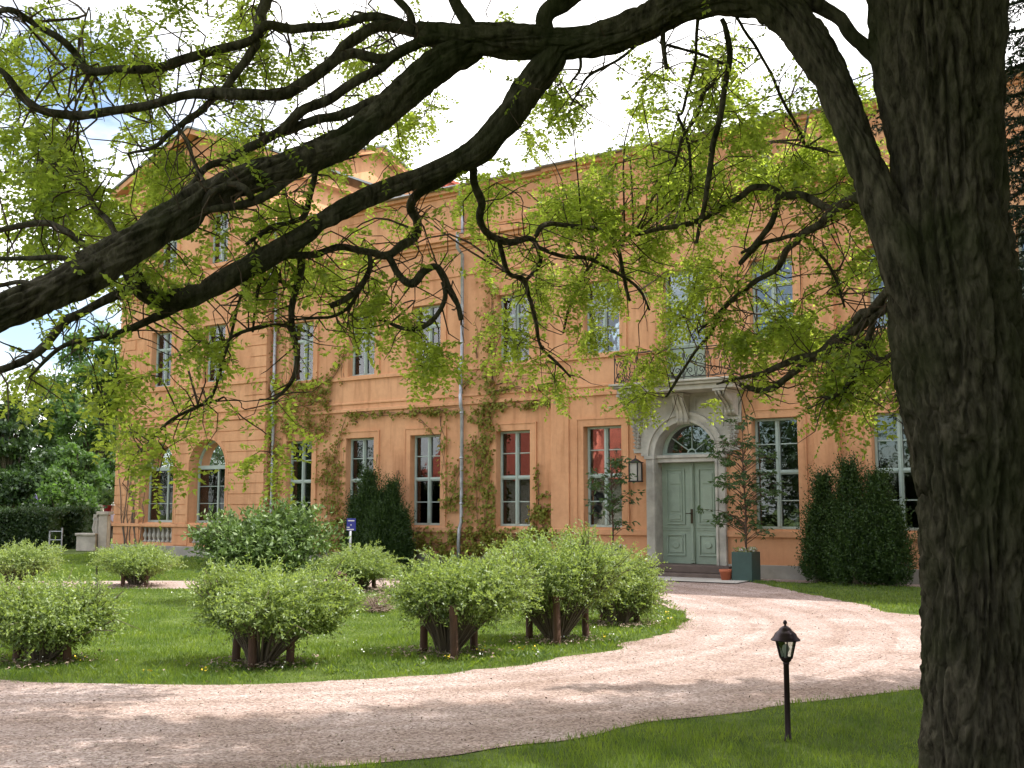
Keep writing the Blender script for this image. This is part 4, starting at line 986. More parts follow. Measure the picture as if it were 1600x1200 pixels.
# reddish low rail frame
t0 = atg(530, 21.3); t = empty('wooden_rail_frame', t0, label='low reddish brown timber rail frame standing right of the glossy bush', cat='stake frame')
for q, (a, c) in enumerate([((514, 0), (540, 0)), ((526, 1.2), (540, 0))]):
    p, r_ = atg(a[0], 21.3 + a[1]) - t0, atg(c[0], 21.3 + c[1]) - t0; mb = MB(); mb.tube([p + Vector((0, 0, .46)), r_ + Vector((0, 0, .44))], .035, 8); obj('rail', mb, M['wood'], t)
    mb = MB(); mb.tube([p + Vector((0, 0, -.03)), p + Vector((0, 0, .46))], .04, 8); obj('post', mb, M['wood'], t)
mb = MB(); p = atg(540, 21.3) - t0; mb.tube([p + Vector((0, 0, -.03)), p + Vector((0, 0, .47))], .045, 8); obj('post', mb, M['wood'], t)
mb = MB(); mb.tube([(0, 0, -.05), (0, 0, .42)], .022, 8); props(obj('ground_stake', mb, M['iron'], loc=atg(155, 25.0)), label='thin dark stake in the grass left of the shrub before the wing', cat='stake')

# ---- clipped yews at the wall
def yew(name, cols, Yw, label, dens=1.0):
    b = ony(cols[0][0], 850, Yw); b = Vector((b.x, b.y, gz(b.x, b.y))); t = empty(name, b, label=label, cat='shrub'); bn = np.array(b)
    Ps, Ds = [], []; sm = MB()
    for (px, ytop, wpx, dy) in cols:
        p = ony(px, 850, Yw + dy); d_ = (p - CAM).dot(Vector(FWn)); top = ony(px, ytop, Yw + dy).z; w_ = wpx / F_PX * d_; h = top - b.z
        n = int(900 * h * w_ * dens * 1.6); u = rng.random(n) ** .85; a = rng.random(n) * 6.283
        prof = np.where(u < .2, .8 + .2 * u / .2, np.clip(1 - (u - .2) / .82, .02, 1) ** .72)
        lump = np.array([1 + .34 * 1.3 * noise.noise(Vector((math.cos(q) * 1.5 + px, math.sin(q) * 1.5, v * h * 1.6))) + .16 * noise.noise(Vector((math.cos(q) * 5 + px, math.sin(q) * 5, v * h * 6))) for q, v in zip(a, u)])
        r = w_ / 2 * prof * lump * (.45 + .60 * rng.random(n) ** .6)
        base = np.stack([p.x + r * np.cos(a), p.y + r * np.sin(a) * .75, b.z + u * h * .95], 1)
        dr = unit(np.stack([np.cos(a) * .75, np.sin(a) * .5, 1.0 + .5 * rng.random(n)], 1) + rng.normal(size=(n, 3)) * .3); k = 7
        L_ = (.10 + .38 * rng.random(n) ** 2.2); tt = np.linspace(0, 1, k)
        P = base[:, None] + dr[:, None] * (L_[:, None, None] * tt[None, :, None]); D = dr[:, None] * .6 + rng.normal(size=(n, k, 3)) * .6
        Ps.append(P.reshape(-1, 3)); Ds.append(D.reshape(-1, 3)); sm.tube([p - b + Vector((0, 0, -p.z + b.z)), Vector((p.x - b.x, p.y - b.y, h * .8))], [.06, .02], 6)
    P = np.concatenate(Ps); D = np.concatenate(Ds); n = len(P)
    obj('trunk', sm, M['stemg'], t); leaves('foliage', P - bn, D, .045 + .03 * rng.random(n), .018 + .012 * rng.random(n), M['yew'], t, kind='stuff')
yew('yew_bush', [(1330, 724, 62, 0), (1372, 742, 60, -.1), (1288, 742, 44, .1), (1398, 800, 46, -.1), (1276, 800, 46, 0), (1335, 810, 80, -.2), (1310, 790, 50, 0), (1385, 790, 44, 0)], 22.9, 'large dark green upright yew against the wall between two right windows')
yew('yew_bush', [(575, 738, 46, 0), (612, 755, 44, 0), (555, 780, 34, 0), (628, 800, 34, -.1), (592, 800, 60, -.2), (560, 790, 52, 0), (620, 805, 48, 0), (594, 770, 40, 0)], 22.9, 'dark green upright yew against the wall behind the blue sign')

# ---- potted maples by the door
def maple(px, py_stem_bot, tiers, Yp, label):
    b = ony(px, 850, Yp); b = Vector((b.x, b.y, gz(b.x, b.y))); t = empty('young_maple', b, label=label, cat='tree'); bn = np.array(b); sm = MB()
    Ps, Ds = [], []; zt_ = ony(px, tiers[0][1], Yp).z
    pts = [Vector((0, 0, .1)), Vector((.02, 0, (zt_ - b.z) * .4)), Vector((-.03, .02, (zt_ - b.z) * .75)), Vector((.0, 0, zt_ - b.z))]; sm.tube(pts, [.024, .02, .014, .006], 7)
    for (qx, qy, wpx, nn) in tiers:
        c = ony(qx, qy, Yp); w_ = wpx / F_PX * 27
        for i in range(nn):
            a = random.random() * 6.283; rr = w_ * .5 * (random.random() ** .5); tip = c + Vector((math.cos(a) * rr, math.sin(a) * rr * .8, random.uniform(-.13, .16)))
            if tip.y > YR - .12: tip.y = YR - .12 - random.random() * .1
            s0 = Vector((0, 0, max(.3, tip.z - b.z - .15 - rr * .25))); s0.x = 0; sm.tube([s0, s0.lerp(tip - b, .6) + Vector((0, 0, .06)), tip - b], [.008, .006, .003], 4)
            m = random.randint(6, 10); q = np.array(tip) + rng.normal(size=(m, 3)) * np.array([.07, .06, .03]); q[:, 1] = np.minimum(q[:, 1], YR - .08); Ps.append(q)
            dd = rng.normal(size=(m, 3)) * .6 + np.array([math.cos(a) * .5, math.sin(a) * .5, -.45]); Ds.append(dd)
    P = np.concatenate(Ps); D = np.concatenate(Ds); n = len(P)
    # palmate leaf = three narrow lobes
    P3 = np.concatenate([P] * 3); sd = rng.normal(size=(n, 3)) * .1; S = unit(np.cross(D, [0, .2, 1])) * np.linalg.norm(D, axis=1)[:, None] * .65; D3 = np.concatenate([D, D + S, D - S])
    obj('trunk', sm, M['twig'], t); leaves('foliage', P3 - bn, D3, .08 + .05 * rng.random(3 * n), .03 + .012 * rng.random(3 * n), M['maple'], t, kind='stuff')
    return b
bm1 = maple(1165, 870, [(1160, 662, 46, 6), (1148, 690, 70, 10), (1160, 715, 90, 16), (1158, 745, 84, 18), (1170, 765, 110, 18), (1165, 790, 70, 12), (1150, 815, 80, 12), (1180, 830, 60, 8), (1120, 700, 40, 6), (1118, 805, 40, 4)], 22.75, 'young maple in the green planter right of the front door')
bm2 = maple(957, 860, [(975, 712, 40, 5), (960, 735, 60, 9), (950, 755, 70, 10), (965, 775, 66, 10), (950, 795, 70, 9), (968, 820, 40, 5)], 22.75, 'young maple left of the front door, leaning over the window')
def planter(b, label):
    t = empty('square_planter', b, label=label, cat='planter'); mb = MB(); s = .23; h = .62
    for (x0, x1, y0, y1) in ((-s, s, -s, -s + .03), (-s, s, s - .03, s), (-s, -s + .03, -s + .031, s - .031), (s - .03, s, -s + .031, s - .031)): mb.box(x0, x1, y0, y1, 0, h)
    obj('planter_side', mb, M['planter'], t, bevel=.006)
    mb = MB(); mb.box(-s + .031, s - .031, -s + .031, s - .031, .02, h - .05); obj('soil', mb, M['soil'], t)
    n = 260; P = np.stack([rng.uniform(-.21, .21, n), rng.uniform(-.21, .21, n), h - .05 + rng.random(n) * .12], 1); leaves('underplanting', P, rng.normal(size=(n, 3)) * .5 + [0, 0, .4], .06, .03, M['willow'], t, mats=[(M['flower'], .2), (M['deadtwig'], .3)], kind='stuff')
planter(bm1, 'square dark green planter box with a maple right of the door steps')
planter(bm2, 'square dark green planter box left of the door, mostly hidden by shrubs')
b = ony(1134, 890, 22.55); b = Vector((b.x, b.y, gz(b.x, b.y))); mb = MB(); mb.lathe([(.09, 0), (.13, .19), (.14, .19), (.145, .25), (.125, .25), (.115, .21), (.02, .21)], sides=18)
t = empty('flower_pot', b, label='small terracotta pot on the paving between door steps and green planter', cat='pot'); obj('pot_body', mb, M['terra'], t, smooth=True); mb = MB(); mb.lathe([(.01, .20), (.114, .20), (.01, .225)], sides=12); obj('soil', mb, M['soil'], t)

# ---- blue sign
b = atg(548, 26.5); t = empty('blue_sign', b, label='small blue sign with white lettering on a grey post in front of the left yew', cat='sign'); t.rotation_euler = (0, 0, YAW - .35)
S_ = 26.5 / F_PX; h0 = (794 - 829) * S_ + EYE - b.z; h1 = (794 - 812) * S_ + EYE - b.z
mb = MB(); mb.tube([(0, 0, -.05), (0, 0, h1 + .02)], .028, 10); obj('post', mb, M['zinc'], t, smooth=True)
mb = MB(); mb.box(-.075, .16, -.05, -.035, h0, h1 + .03); obj('sign_board', mb, M['blue'], t, bevel=.006)
def bars(zc, x0, x1, hh, mb):
    x = x0
    while x < x1: w2 = random.choice((.008, .012, .015)); mb.box(x, min(x + w2, x1), -.054, -.0505, zc - hh, zc + hh); x += w2 + .005
mb = MB(); bars(h1 - .02, -.04, .13, .013, mb); bars(h0 + .08, -.065, .01, .011, mb); bars(h0 + .03, -.065, .12, .013, mb); mb.box(.03, .055, -.054, -.0505, h0 + .125, h0 + .15); obj('lettering', mb, M['white'], t)

# ---- bollard lamp
def garden_lamp():
    b = atg(1222, 8.43); t = empty('garden_lamp', b, label='short black post lantern standing in the shaded grass beside the drive', cat='lamp')
    mb = MB(); mb.lathe([(.034, -.04), (.034, .015), (.026, .03), (.0215, .05), (.0205, .55), (.024, .555), (.024, .565), (.02, .57)], sides=18); obj('post', mb, M['lampblack'], t, smooth=True)
    z = .565; mb = MB(); mb.lathe([(.02, z), (.036, z + .012), (.044, z + .022), (.040, z + .028), (.046, z + .034)], sides=6); obj('cup', mb, M['lampblack'], t)
    zb_, zt_ = z + .034, z + .165; rb, rt_ = .046, .078; mb = MB()
    for k in range(6):
        a = k * math.pi / 3; mb.tube([(rb * math.cos(a), rb * math.sin(a), zb_), (rt_ * math.cos(a), rt_ * math.sin(a), zt_)], .006, 5)
        a2 = a + math.pi / 3
        mb.tube([(rt_ * math.cos(a), rt_ * math.sin(a), zt_), (rt_ * math.cos(a2), rt_ * math.sin(a2), zt_)], .006, 5); mb.tube([(rb * math.cos(a), rb * math.sin(a), zb_), (rb * math.cos(a2), rb * math.sin(a2), zb_)], .006, 5)
    obj('cage', mb, M['lampblack'], t)
    for k in range(6):
        a, a2 = k * math.pi / 3, (k + 1) * math.pi / 3; g = MB(); f = .96
        g.q(*[(r * f * math.cos(q), r * f * math.sin(q), zz) for r, q, zz in ((rb, a, zb_), (rb, a2, zb_), (rt_, a2, zt_), (rt_, a, zt_))]); obj('pane', g, M['glass'], t)
    mb = MB(); mb.lathe([(.108, zt_ - .004), (.108, zt_ + .004), (.088, zt_ + .022), (.078, zt_ + .045), (.060, zt_ + .062), (.048, zt_ + .070), (.045, zt_ + .08), (.02, zt_ + .1), (.008, zt_ + .104), (.008, zt_ + .112), (.016, zt_ + .122), (.013, zt_ + .135), (.003, zt_ + .146)], sides=24); obj('roof', mb, M['lampblack'], t, smooth=True)
    mb = MB(); mb.lathe([(.013, zb_), (.013, zb_ + .03), (.018, zb_ + .04), (.028, zb_ + .065), (.022, zb_ + .09), (.005, zb_ + .1)], sides=12); obj('bulb', mb, M['bulb'], t, smooth=True)
garden_lamp()

# ================================================================== LEFT BACKGROUND: hedge, terrace, parasol, person, trees
def box_hedge(px0, px1, ytop, Z, dep, label, mt='hedge'):
    c = atg((px0 + px1) / 2, Z); w_ = (px1 - px0) / F_PX * Z; h = (794 - ytop) / F_PX * Z + EYE - c.z; t = empty('clipped_hedge', c, label=label, cat='hedge'); n = int(1700 * (w_ * h + w_ * dep))
    u = rng.random((n, 3)); face = rng.random(n); P = np.stack([(u[:, 0] - .5) * w_, (u[:, 1] - .5) * dep, u[:, 2] * h], 1)
    P[:, 1] = np.where(face < .55, -dep / 2, P[:, 1]); P[:, 2] = np.where(face > .75, h, P[:, 2]); P += rng.normal(size=(n, 3)) * .07
    W = P[:, :1] * RTn + P[:, 1:2] * FWn + P[:, 2:] * np.array([0, 0, 1]); ns = np.array([noise.noise(Vector((*(q * 1.1),))) for q in W]); W[:, 2] += ns * .12
    leaves('foliage', W, rng.normal(size=(n, 3)) + [0, 0, .3], .09 + .06 * rng.random(n), .05 + .03 * rng.random(n), M[mt], t, kind='stuff')
    mb = MB(); mb.box(-w_ / 2 + .15, w_ / 2 - .15, -dep / 2 + .15, dep / 2 - .15, 0, h - .15); o = obj('branches', mb, M['yew'], t); o.rotation_euler = (0, 0, YAW)
box_hedge(-60, 92, 801, 42, 1.6, 'long clipped dark green hedge behind the far left shrubs')
box_hedge(100, 146, 797, 44, 1.8, 'rounded dark bush between the clipped hedge and the stone pier')
# terrace pier + low wall + balustrade
b = atg(164, 41); t = empty('terrace_wall', b, label='grey stone terrace pier and low wall left of the wing', cat='wall'); t.rotation_euler = (0, 0, YAW); s = 41 / F_PX
mb = MB(); mb.box(-7 * s, 7 * s, -.15, .2, 0, 1.30); mb.box(-10 * s, 10 * s, -.22, .27, 1.301, 1.42); obj('pier', mb, M['stone'], t, bevel=.02)
mb = MB(); mb.box(-38 * s, -8 * s, -.3, .1, 0, .55); mb.box(-40 * s, -8 * s, -.35, .15, .551, .64); obj('low_wall', mb, M['stone'], t, bevel=.02)
mb = MB(); mb.box(-16 * s, -10 * s - .01, -.1, .14, 1.2, 1.32); obj('coping', mb, M['stone'], t)
for i in range(2): mb = MB(); mb.lathe([(.07, .6), (.05, .66), (.10, .8), (.05, 1.05), (.08, 1.199)], (-(11.5 + 3.5 * i) * s, 0, 0), 8); obj('baluster', mb, M['stone'], t, smooth=True)
pp = at(168, 794, 41); b = Vector((pp.x, pp.y, 1.422)); t = empty('potted_plant', b, label='broad leaved plant in a red pot on the stone pier', cat='potted plant'); mb = MB(); mb.lathe([(.09, 0), (.15, .34), (.17, .34), (.17, .38), (.03, .37)], sides=14); obj('pot', mb, M['redpot'], t, smooth=True)
n = 150; P = rng.normal(size=(n, 3)) * .16 + [0, 0, .62]; leaves('foliage', P, rng.normal(size=(n, 3)) + [0, 0, .5], .22, .09, M['maple'], t, kind='stuff')
b = atg(124, 46); t = empty('spiky_plant', b, label='thin grassy leaved plant rising above the rounded dark bush', cat='plant')
n = 26; P = np.zeros((n, 3)) + [0, 0, 1.5]; a = rng.random(n) * 6.28; leaves('foliage', P, np.stack([np.cos(a) * .6, np.sin(a) * .6, .5 + rng.random(n)], 1), .75, .04, M['willow'], t); mb = MB(); mb.tube([(0, 0, 0), (0, 0, 1.55)], .03, 6); obj('stem', mb, M['stemg'], t)
# slatted pale bench behind
b = atg(147, 52); t = empty('slatted_bench', b, label='pale slatted bench back seen behind the stone pier', cat='bench'); t.rotation_euler = (0, 0, YAW)
for i in range(4): mb = MB(); mb.box(-.42, .42, -.03, .03, 1.05 + i * .18, 1.17 + i * .18); obj('slat', mb, M['cream'], t)
mb = MB(); mb.box(-.42, .42, .05, .5, .95, 1.02); obj('seat', mb, M['cream'], t)
for x in (-.38, .38): mb = MB(); mb.box(x - .04, x + .04, .031, .09, 0, 1.75); obj('leg', mb, M['cream'], t)
# iron gate-like railing
b = atg(90, 40); t = empty('metal_railing', b, label='short grey metal railing in front of the gap in the hedges', cat='railing'); t.rotation_euler = (0, 0, YAW)
for zz in (.15, .42, .72): mb = MB(); mb.tube([(-.24, 0, zz), (.2, 0, zz)], .018, 6); obj('rail', mb, M['zinc'], t)
for x in (-.24, .2): mb = MB(); mb.tube([(x, 0, -.02), (x, 0, .85 if x > 0 else .74)], .03, 8); obj('post', mb, M['zinc'], t)
# closed parasol
b = atg(54, 46); t = empty('closed_parasol', b, label='closed purple and white parasol rising above the hedge', cat='parasol'); s = 46 / F_PX; ztop = EYE + (794 - 771) * s - b.z
mb = MB(); mb.tube([(0, 0, 0), (0, 0, ztop - .1)], .025, 8); obj('pole', mb, M['white'], t)
mb = MB(); N = 24; prof = [(.02, ztop), (.06, ztop - .1), (.14, ztop - .45), (.20, ztop - .85), (.17, ztop - 1.2), (.05, ztop - 1.3)]
for r, z in prof:
    for k in range(N): rr = r * (1 + .22 * math.sin(k * math.pi * 2 / 3.0)); mb.v.append((rr * math.cos(k * 2 * math.pi / N), rr * math.sin(k * 2 * math.pi / N), z))
for i in range(len(prof) - 1):
    for k in range(N): a0 = i * N + k; a1 = i * N + (k + 1) % N; mb.f.append((a0, a0 + N, a1 + N, a1))
obj('folded_canopy', mb, M['purple'], t, smooth=True)
# person in lilac shirt and pale hat, half hidden by the wing corner
def person():
    b = atg(176.5, 44); t = bpy.data.meshes.new('body'); J = {'pel': (0, 0, .92), 'sp': (0, 0, 1.15), 'ch': (0, 0, 1.34), 'nk': (0, 0, 1.46), 'hd': (0, -.02, 1.56), 'ht': (0, -.01, 1.66),
        'ls': (-.18, 0, 1.39), 'le': (-.24, -.02, 1.12), 'lw': (-.20, -.16, .92), 'lh': (-.19, -.2, .86), 'rs': (.18, 0, 1.39), 're': (.24, .02, 1.12), 'rw': (.22, -.1, .9), 'rh': (.21, -.13, .83),
        'lp': (-.09, 0, .88), 'lk': (-.1, -.03, .48), 'la': (-.1, .02, .08), 'lf': (-.1, -.13, .03), 'rp': (.09, 0, .88), 'rk': (.1, -.02, .48), 'ra': (.1, .02, .08), 'rf': (.1, -.13, .03)}
    Rr = dict(pel=.14, sp=.13, ch=.15, nk=.055, hd=.09, ht=.085, ls=.06, le=.045, lw=.032, lh=.035, rs=.06, re=.045, rw=.032, rh=.035, lp=.09, lk=.06, la=.042, lf=.04, rp=.09, rk=.06, ra=.042, rf=.04)
    E_ = [('pel', 'sp'), ('sp', 'ch'), ('ch', 'nk'), ('nk', 'hd'), ('hd', 'ht'), ('ch', 'ls'), ('ls', 'le'), ('le', 'lw'), ('lw', 'lh'), ('ch', 'rs'), ('rs', 're'), ('re', 'rw'), ('rw', 'rh'), ('pel', 'lp'), ('lp', 'lk'), ('lk', 'la'), ('la', 'lf'), ('pel', 'rp'), ('rp', 'rk'), ('rk', 'ra'), ('ra', 'rf')]
    ks = list(J)
    # skinned clothes layers share the same joints
    def skin(name, keys, mt, grow, parent):
        me = bpy.data.meshes.new(name); kk = [k for k in ks if k in keys]; me.from_pydata([J[k] for k in kk], [(kk.index(a), kk.index(c)) for a, c in E_ if a in kk and c in kk], [])
        o = bpy.data.objects.new(name, me); COL.objects.link(o); o.parent = parent; me.materials.append(mt); md = o.modifiers.new('skin', 'SKIN'); me.skin_vertices or None
        if not me.skin_vertices: return o
        for i, k in enumerate(kk): r = Rr[k] + grow; me.skin_vertices[0].data[i].radius = (r, r * (.75 if k in ('pel', 'sp', 'ch') else 1))
        me.skin_vertices[0].data[0].use_root = True; ss = o.modifiers.new('sub', 'SUBSURF'); ss.levels = 1; ss.render_levels = 2; return o
    root = empty('person', b, label='person in pale lilac shirt and light hat beside the stone pier', cat='person'); root.rotation_euler = (0, 0, YAW + .6)
    skin('body', set(ks), M['skin'], 0, root); skin('shirt', {'pel', 'sp', 'ch', 'ls', 'le', 'rs', 're'}, M['shirt'], .015, root); skin('trousers', {'pel', 'lp', 'lk', 'la', 'rp', 'rk', 'ra'}, M['trousers'], .014, root)
    mb = MB(); mb.lathe([(.19, 1.64), (.19, 1.65), (.11, 1.66), (.105, 1.74), (.06, 1.77), (.01, 1.775)], sides=18); obj('hat', mb, M['hair'], root, smooth=True)
    mb = MB(); mb.lathe([(.004, -.01), (.018, 0), (.004, .03)], (0, -.115, 1.55), 8); obj('nose', mb, M['skin'], root)
person()

# background trees
def tree(px, ytop, Z, wpx, label, mt='tree', name='park_tree', trunk=True, ybot=820, n=5200, ls=.26, group='trees beyond the wing', clumps=26, sparse=0, cat='tree'):
    b = atg(px, Z); s = Z / F_PX; t = empty(name, b, label=label, cat=cat, group=group); H_ = (794 - ytop) * s + EYE; zb_ = max(.3, (794 - ybot) * s + EYE); R0 = wpx * s / 2
    cz = (H_ + zb_) / 2; rz = (H_ - zb_) / 2; Ps = []; sm = MB(); clumps = int(clumps * 1.7); n = int(n * 1.8); per = n // clumps; r_ = random.Random(px * 7 + ytop)
    sm.tube([(0, 0, -.1), (.1, 0, H_ * .35), (-.1, 0, H_ * .6), (0, 0, H_ * .85)], [R0 * .09 + .1, R0 * .07 + .06, R0 * .05, .03], 8)
    for i in range(clumps):
        a = r_.random() * 6.283; e = math.asin(r_.uniform(-.85, 1)); q = r_.random() ** .45
        c = Vector((math.cos(a) * math.cos(e) * R0 * .8 * q, math.sin(a) * math.cos(e) * R0 * .8 * q, cz + math.sin(e) * rz * .82 * q)); cr = R0 * r_.uniform(.2, .38)
        d = unit(rng.normal(size=(per, 3))) * (rng.random(per) ** .4)[:, None] * np.array([cr, cr, cr * .7]); Ps.append(np.array(c) + d)
        s0 = Vector((0, 0, max(.8, c.z * .55))); sm.tube([s0, s0.lerp(c, .5) + Vector((0, 0, -.1 * R0)), c], [.05 + .02 * R0, .04, .02], 5)
    P = np.concatenate(Ps); P = P[P[:, 2] > .2]; m = len(P)
    obj('trunk', sm, M['bark'], t); leaves('crown', P, rng.normal(size=(m, 3)) + [0, 0, -.2], ls * (.6 + .8 * rng.random(m)), ls * .6 * (.6 + .7 * rng.random(m)), M[mt], t, kind='stuff')
tree(150, 455, 62, 150, 'tall bright green broadleaf tree right behind the left corner of the wing', n=9000)
tree(75, 560, 70, 120, 'middle green tree with loose crown left of the tall broadleaf tree', n=6500)
tree(10, 600, 52, 95, 'dark crowned tree at the left photo edge above the hedge', mt='tree_dark', n=5500)
tree(118, 690, 48, 90, 'low light green tree behind the rounded bush and parasol', n=3000, ls=.2, clumps=16)
tree(50, 690, 58, 110, 'low dark tree behind the purple parasol', mt='tree_dark', n=3800, clumps=18)
tree(180, 590, 80, 130, 'dark tree deep behind the wing corner', mt='tree_dark', n=5000)
tree(-90, 560, 60, 160, 'broad tree beyond the left photo edge', mt='tree', n=4500)
tree(95, 740, 44.5, 120, 'leafy undergrowth behind the parasol and hedge', n=2600, ls=.2, clumps=14, name='tall_bush', cat='bush')
tree(20, 735, 46, 120, 'dark undergrowth behind the long clipped hedge', mt='tree_dark', n=2600, ls=.2, clumps=14, name='tall_bush', cat='bush')
tree(170, 700, 58, 110, 'green tree filling the gap behind the stone pier', n=3500, clumps=16)
tree(-60, 700, 85, 260, 'far low trees at the left photo edge', mt='tree_dark', n=6000, clumps=34)

# ---- what the windows mirror: house and trees behind the camera
t = empty('red_roofed_house', (-46, -24, 0), label='low cream house with a red tiled roof across the drive behind the camera', cat='building')
mb = MB(); mb.box(-9, 9, -5, 5, 0, 3.8); obj('wall', mb, M['cream'], t)
mb = MB(); mb.v = [(-9.6, -5.6, 3.8), (9.6, -5.6, 3.8), (9.6, 5.6, 3.8), (-9.6, 5.6, 3.8), (-9, 0, 8.4), (9, 0, 8.4)]; mb.f = [(0, 1, 5, 4), (2, 3, 4, 5), (1, 2, 5), (3, 0, 4), (3, 2, 1, 0)]; obj('roof', mb, M['redtile'], t)
for i in range(4): mb = MB(); mb.box(-7 + i * 4.2, -5.8 + i * 4.2, 4.98, 5.03, 1.2, 2.8); obj('window', mb, M['iron'], t)
def rtree(x, y, h, w_, i):
    t = empty('tall_garden_tree', (x, y, 0), label=['broad tree behind the camera mirrored in the middle windows', 'dark tree behind the camera mirrored in the door fanlight', 'tree behind the camera mirrored in the window right of the door', 'tree behind the camera mirrored in the far right window', 'tree behind the camera mirrored in the left windows', 'tree behind the camera mirrored in the wing arches', 'tallest tree far left behind the camera, mirrored in the first wing arch', 'second tall tree far left behind the camera, mirrored in the second wing arch'][i % 8], cat='tree', group='trees behind the camera')
    m = 2600; Ps = []
    for k in range(14):
        c = np.array([random.uniform(-.35, .35) * w_, random.uniform(-.35, .35) * w_, random.uniform(.3, .85) * h]); Ps.append(c + unit(rng.normal(size=(m // 14, 3))) * (rng.random(m // 14) ** .4)[:, None] * w_ * .27)
    P = np.concatenate(Ps); P = P[P[:, 2] > .3]; sm = MB(); sm.tube([(0, 0, -.1), (0, 0, h * .7)], [.25, .1], 8); obj('trunk', sm, M['bark'], t)
    leaves('crown', P, rng.normal(size=(len(P), 3)), .4, .28, M['tree_dark'], t, kind='stuff')
for i, (x, y, h, w_) in enumerate([(-32, -16, 8, 8), (-24, -18, 7.5, 8), (-15, -17, 6.6, 9), (-7, -19, 8.0, 8), (-62, -14, 8.5, 10), (-72, -22, 8, 10), (-85, -17, 13, 14), (-74, -15, 12, 11)]): rtree(x, y, h, w_, i)

for (f_, r_2, h, w_, lb) in ((-5, 3, 10, 8, 'added shade tree just behind the camera'), (2.5, 13.5, 13, 8, 'second added shade tree far beyond the right photo edge'), (-3, 8, 11, 8, 'added shade tree behind the camera on the right'), (3.5, 9.5, 11, 6.5, 'added shade tree beyond the right photo edge, level with the lamp')):  # unseen trees added to darken the near lawn and trunk
    p_ = FWn * f_ + RTn * r_2; t = empty('park_tree', (p_[0], p_[1], 0), label=lb, cat='tree', group='shade trees added around the camera'); Ps = []
    for k in range(26):
        c = np.array([random.uniform(-.38, .38) * w_, random.uniform(-.38, .38) * w_, random.uniform(.22, .9) * h]); Ps.append(c + unit(rng.normal(size=(170, 3))) * (rng.random(170) ** .4)[:, None] * w_ * .2)
    P = np.concatenate(Ps); P = P[(np.linalg.norm(P + p_ - np.array([0, 0, 1.7]), axis=1) > 2.2)]; rel = P + p_ - np.array([0, 0, EYE]); zf = rel @ np.array(FW); xx = 800 + (rel @ np.array(RT)) / np.maximum(zf, .01) * F_PX; P = P[~((zf > 0) & (xx > -80) & (xx < 1680))]
    sm = MB(); sm.tube([(0, 0, -.1), (0, 0, h * .7)], [.25, .1], 8); obj('trunk', sm, M['bark'], t)
    leaves('crown', P, rng.normal(size=(len(P), 3)), .38, .26, M['tree_dark'], t, kind='stuff')

# ================================================================== GRASS, LITTER
def inview(x, y, z=0, pad=60):
    dx = x * math.cos(YAW) + y * math.sin(YAW); dz = -x * math.sin(YAW) + y * math.cos(YAW); px = 800 + dx / np.maximum(dz, .1) * F_PX
    return (dz > 2) & (px > -pad) & (px < 1600 + pad), dz
def blades(name, N, xr, yr, sel, hh, ww, label, dens=None, cat=None):
    x = rng.uniform(*xr, N); y = rng.uniform(*yr, N); v, dz = inview(x, y); k = v & sel(x, y)
    if dens is not None: k &= rng.random(N) < dens(dz)
    x, y, dz = x[k], y[k], dz[k]; n = len(x)
    patch = np.array([noise.noise(Vector((a * .9, b_ * .9, 0))) + .5 * noise.noise(Vector((a * 3, b_ * 3, 5))) for a, b_ in zip(x, y)])
    x = x + rng.normal(size=n) * .045; y = y + rng.normal(size=n) * .045; P = np.stack([x, y, gzv(x, y) - .005], 1); D = np.stack([rng.normal(size=n) * .38, rng.normal(size=n) * .38, np.ones(n)], 1)
    h = hh * (.55 + .7 * rng.random(n)) * np.maximum(.35, 1 + .95 * patch); wv = ww * (.7 + .6 * rng.random(n)) * (1 + .035 * np.maximum(dz - 8, 0))
    leaves(name, P, D, h, wv, M['blade'], None, fold=.1, nrm=rng.normal(size=(n, 3)) * [1, 1, .1], kind='stuff', label=label, cat='grass')
lawn_fg = lambda x, y: ~inpoly(x, y, OUTr) & (y < 15)
isl = lambda x, y: inpoly(x, y, ISLr)
blades('short_grass', 330000, (-7, 4), (3.5, 14), lambda x, y: lawn_fg(x, y) & (x > -6.6), .060, .0055, 'shaded green grass in the right foreground around the lamp', dens=lambda z: np.clip(1.25 - z / 14, .2, 1))
blades('short_grass', 520000, (-24, -6.8), (5.6, 19.3), isl, .060, .0065, 'sunlit grass on the lawn island under the shrubs', dens=lambda z: np.clip(1.3 - z / 20, .25, 1))
blades('short_grass', 60000, (-9.8, 3), (17, 23), lambda x, y: ~inpoly(x, y, OUTr), .055, .009, 'grass strip between drive and house on the right')
blades('short_grass', 110000, (-34, -13.4), (13, 23.6), lambda x, y: ~inpoly(x, y, OUTr) & ~inpoly(x, y, ISLr) & (y < 23.3), .06, .010, 'grass strip between the far path and the left part of the house')
# broad weed leaves and small flowers along the island edge
def weeds(name, cs, per, ll, lw, m, label, z=(.0, .05), up=.8, cat='ground plants'):
    Ps, Ds = [], []
    for p in cs:
        a = rng.random(per) * 6.28; P = np.stack([np.full(per, p[0]) + rng.normal(size=per) * .03, np.full(per, p[1]) + rng.normal(size=per) * .03, gz(p[0], p[1]) + rng.uniform(z[0], z[1], per)], 1)
        Ps.append(P); Ds.append(np.stack([np.cos(a), np.sin(a), np.full(per, up) * (.5 + rng.random(per))], 1))
    P = np.concatenate(Ps); D = np.concatenate(Ds); leaves(name, P, D, ll * (.6 + .8 * rng.random(len(P))), lw * (.7 + .6 * rng.random(len(P))), m, None, kind='stuff', label=label, cat=cat)
cs = []
for i in range(1400):
    e = random.choice(ISL[:75]); p = (e[0] - abs(random.gauss(0, .45)), e[1] + random.gauss(.25, .45))
    if inpoly(np.array([p[0]]), np.array([p[1]]), ISLr)[0]: cs.append(p)
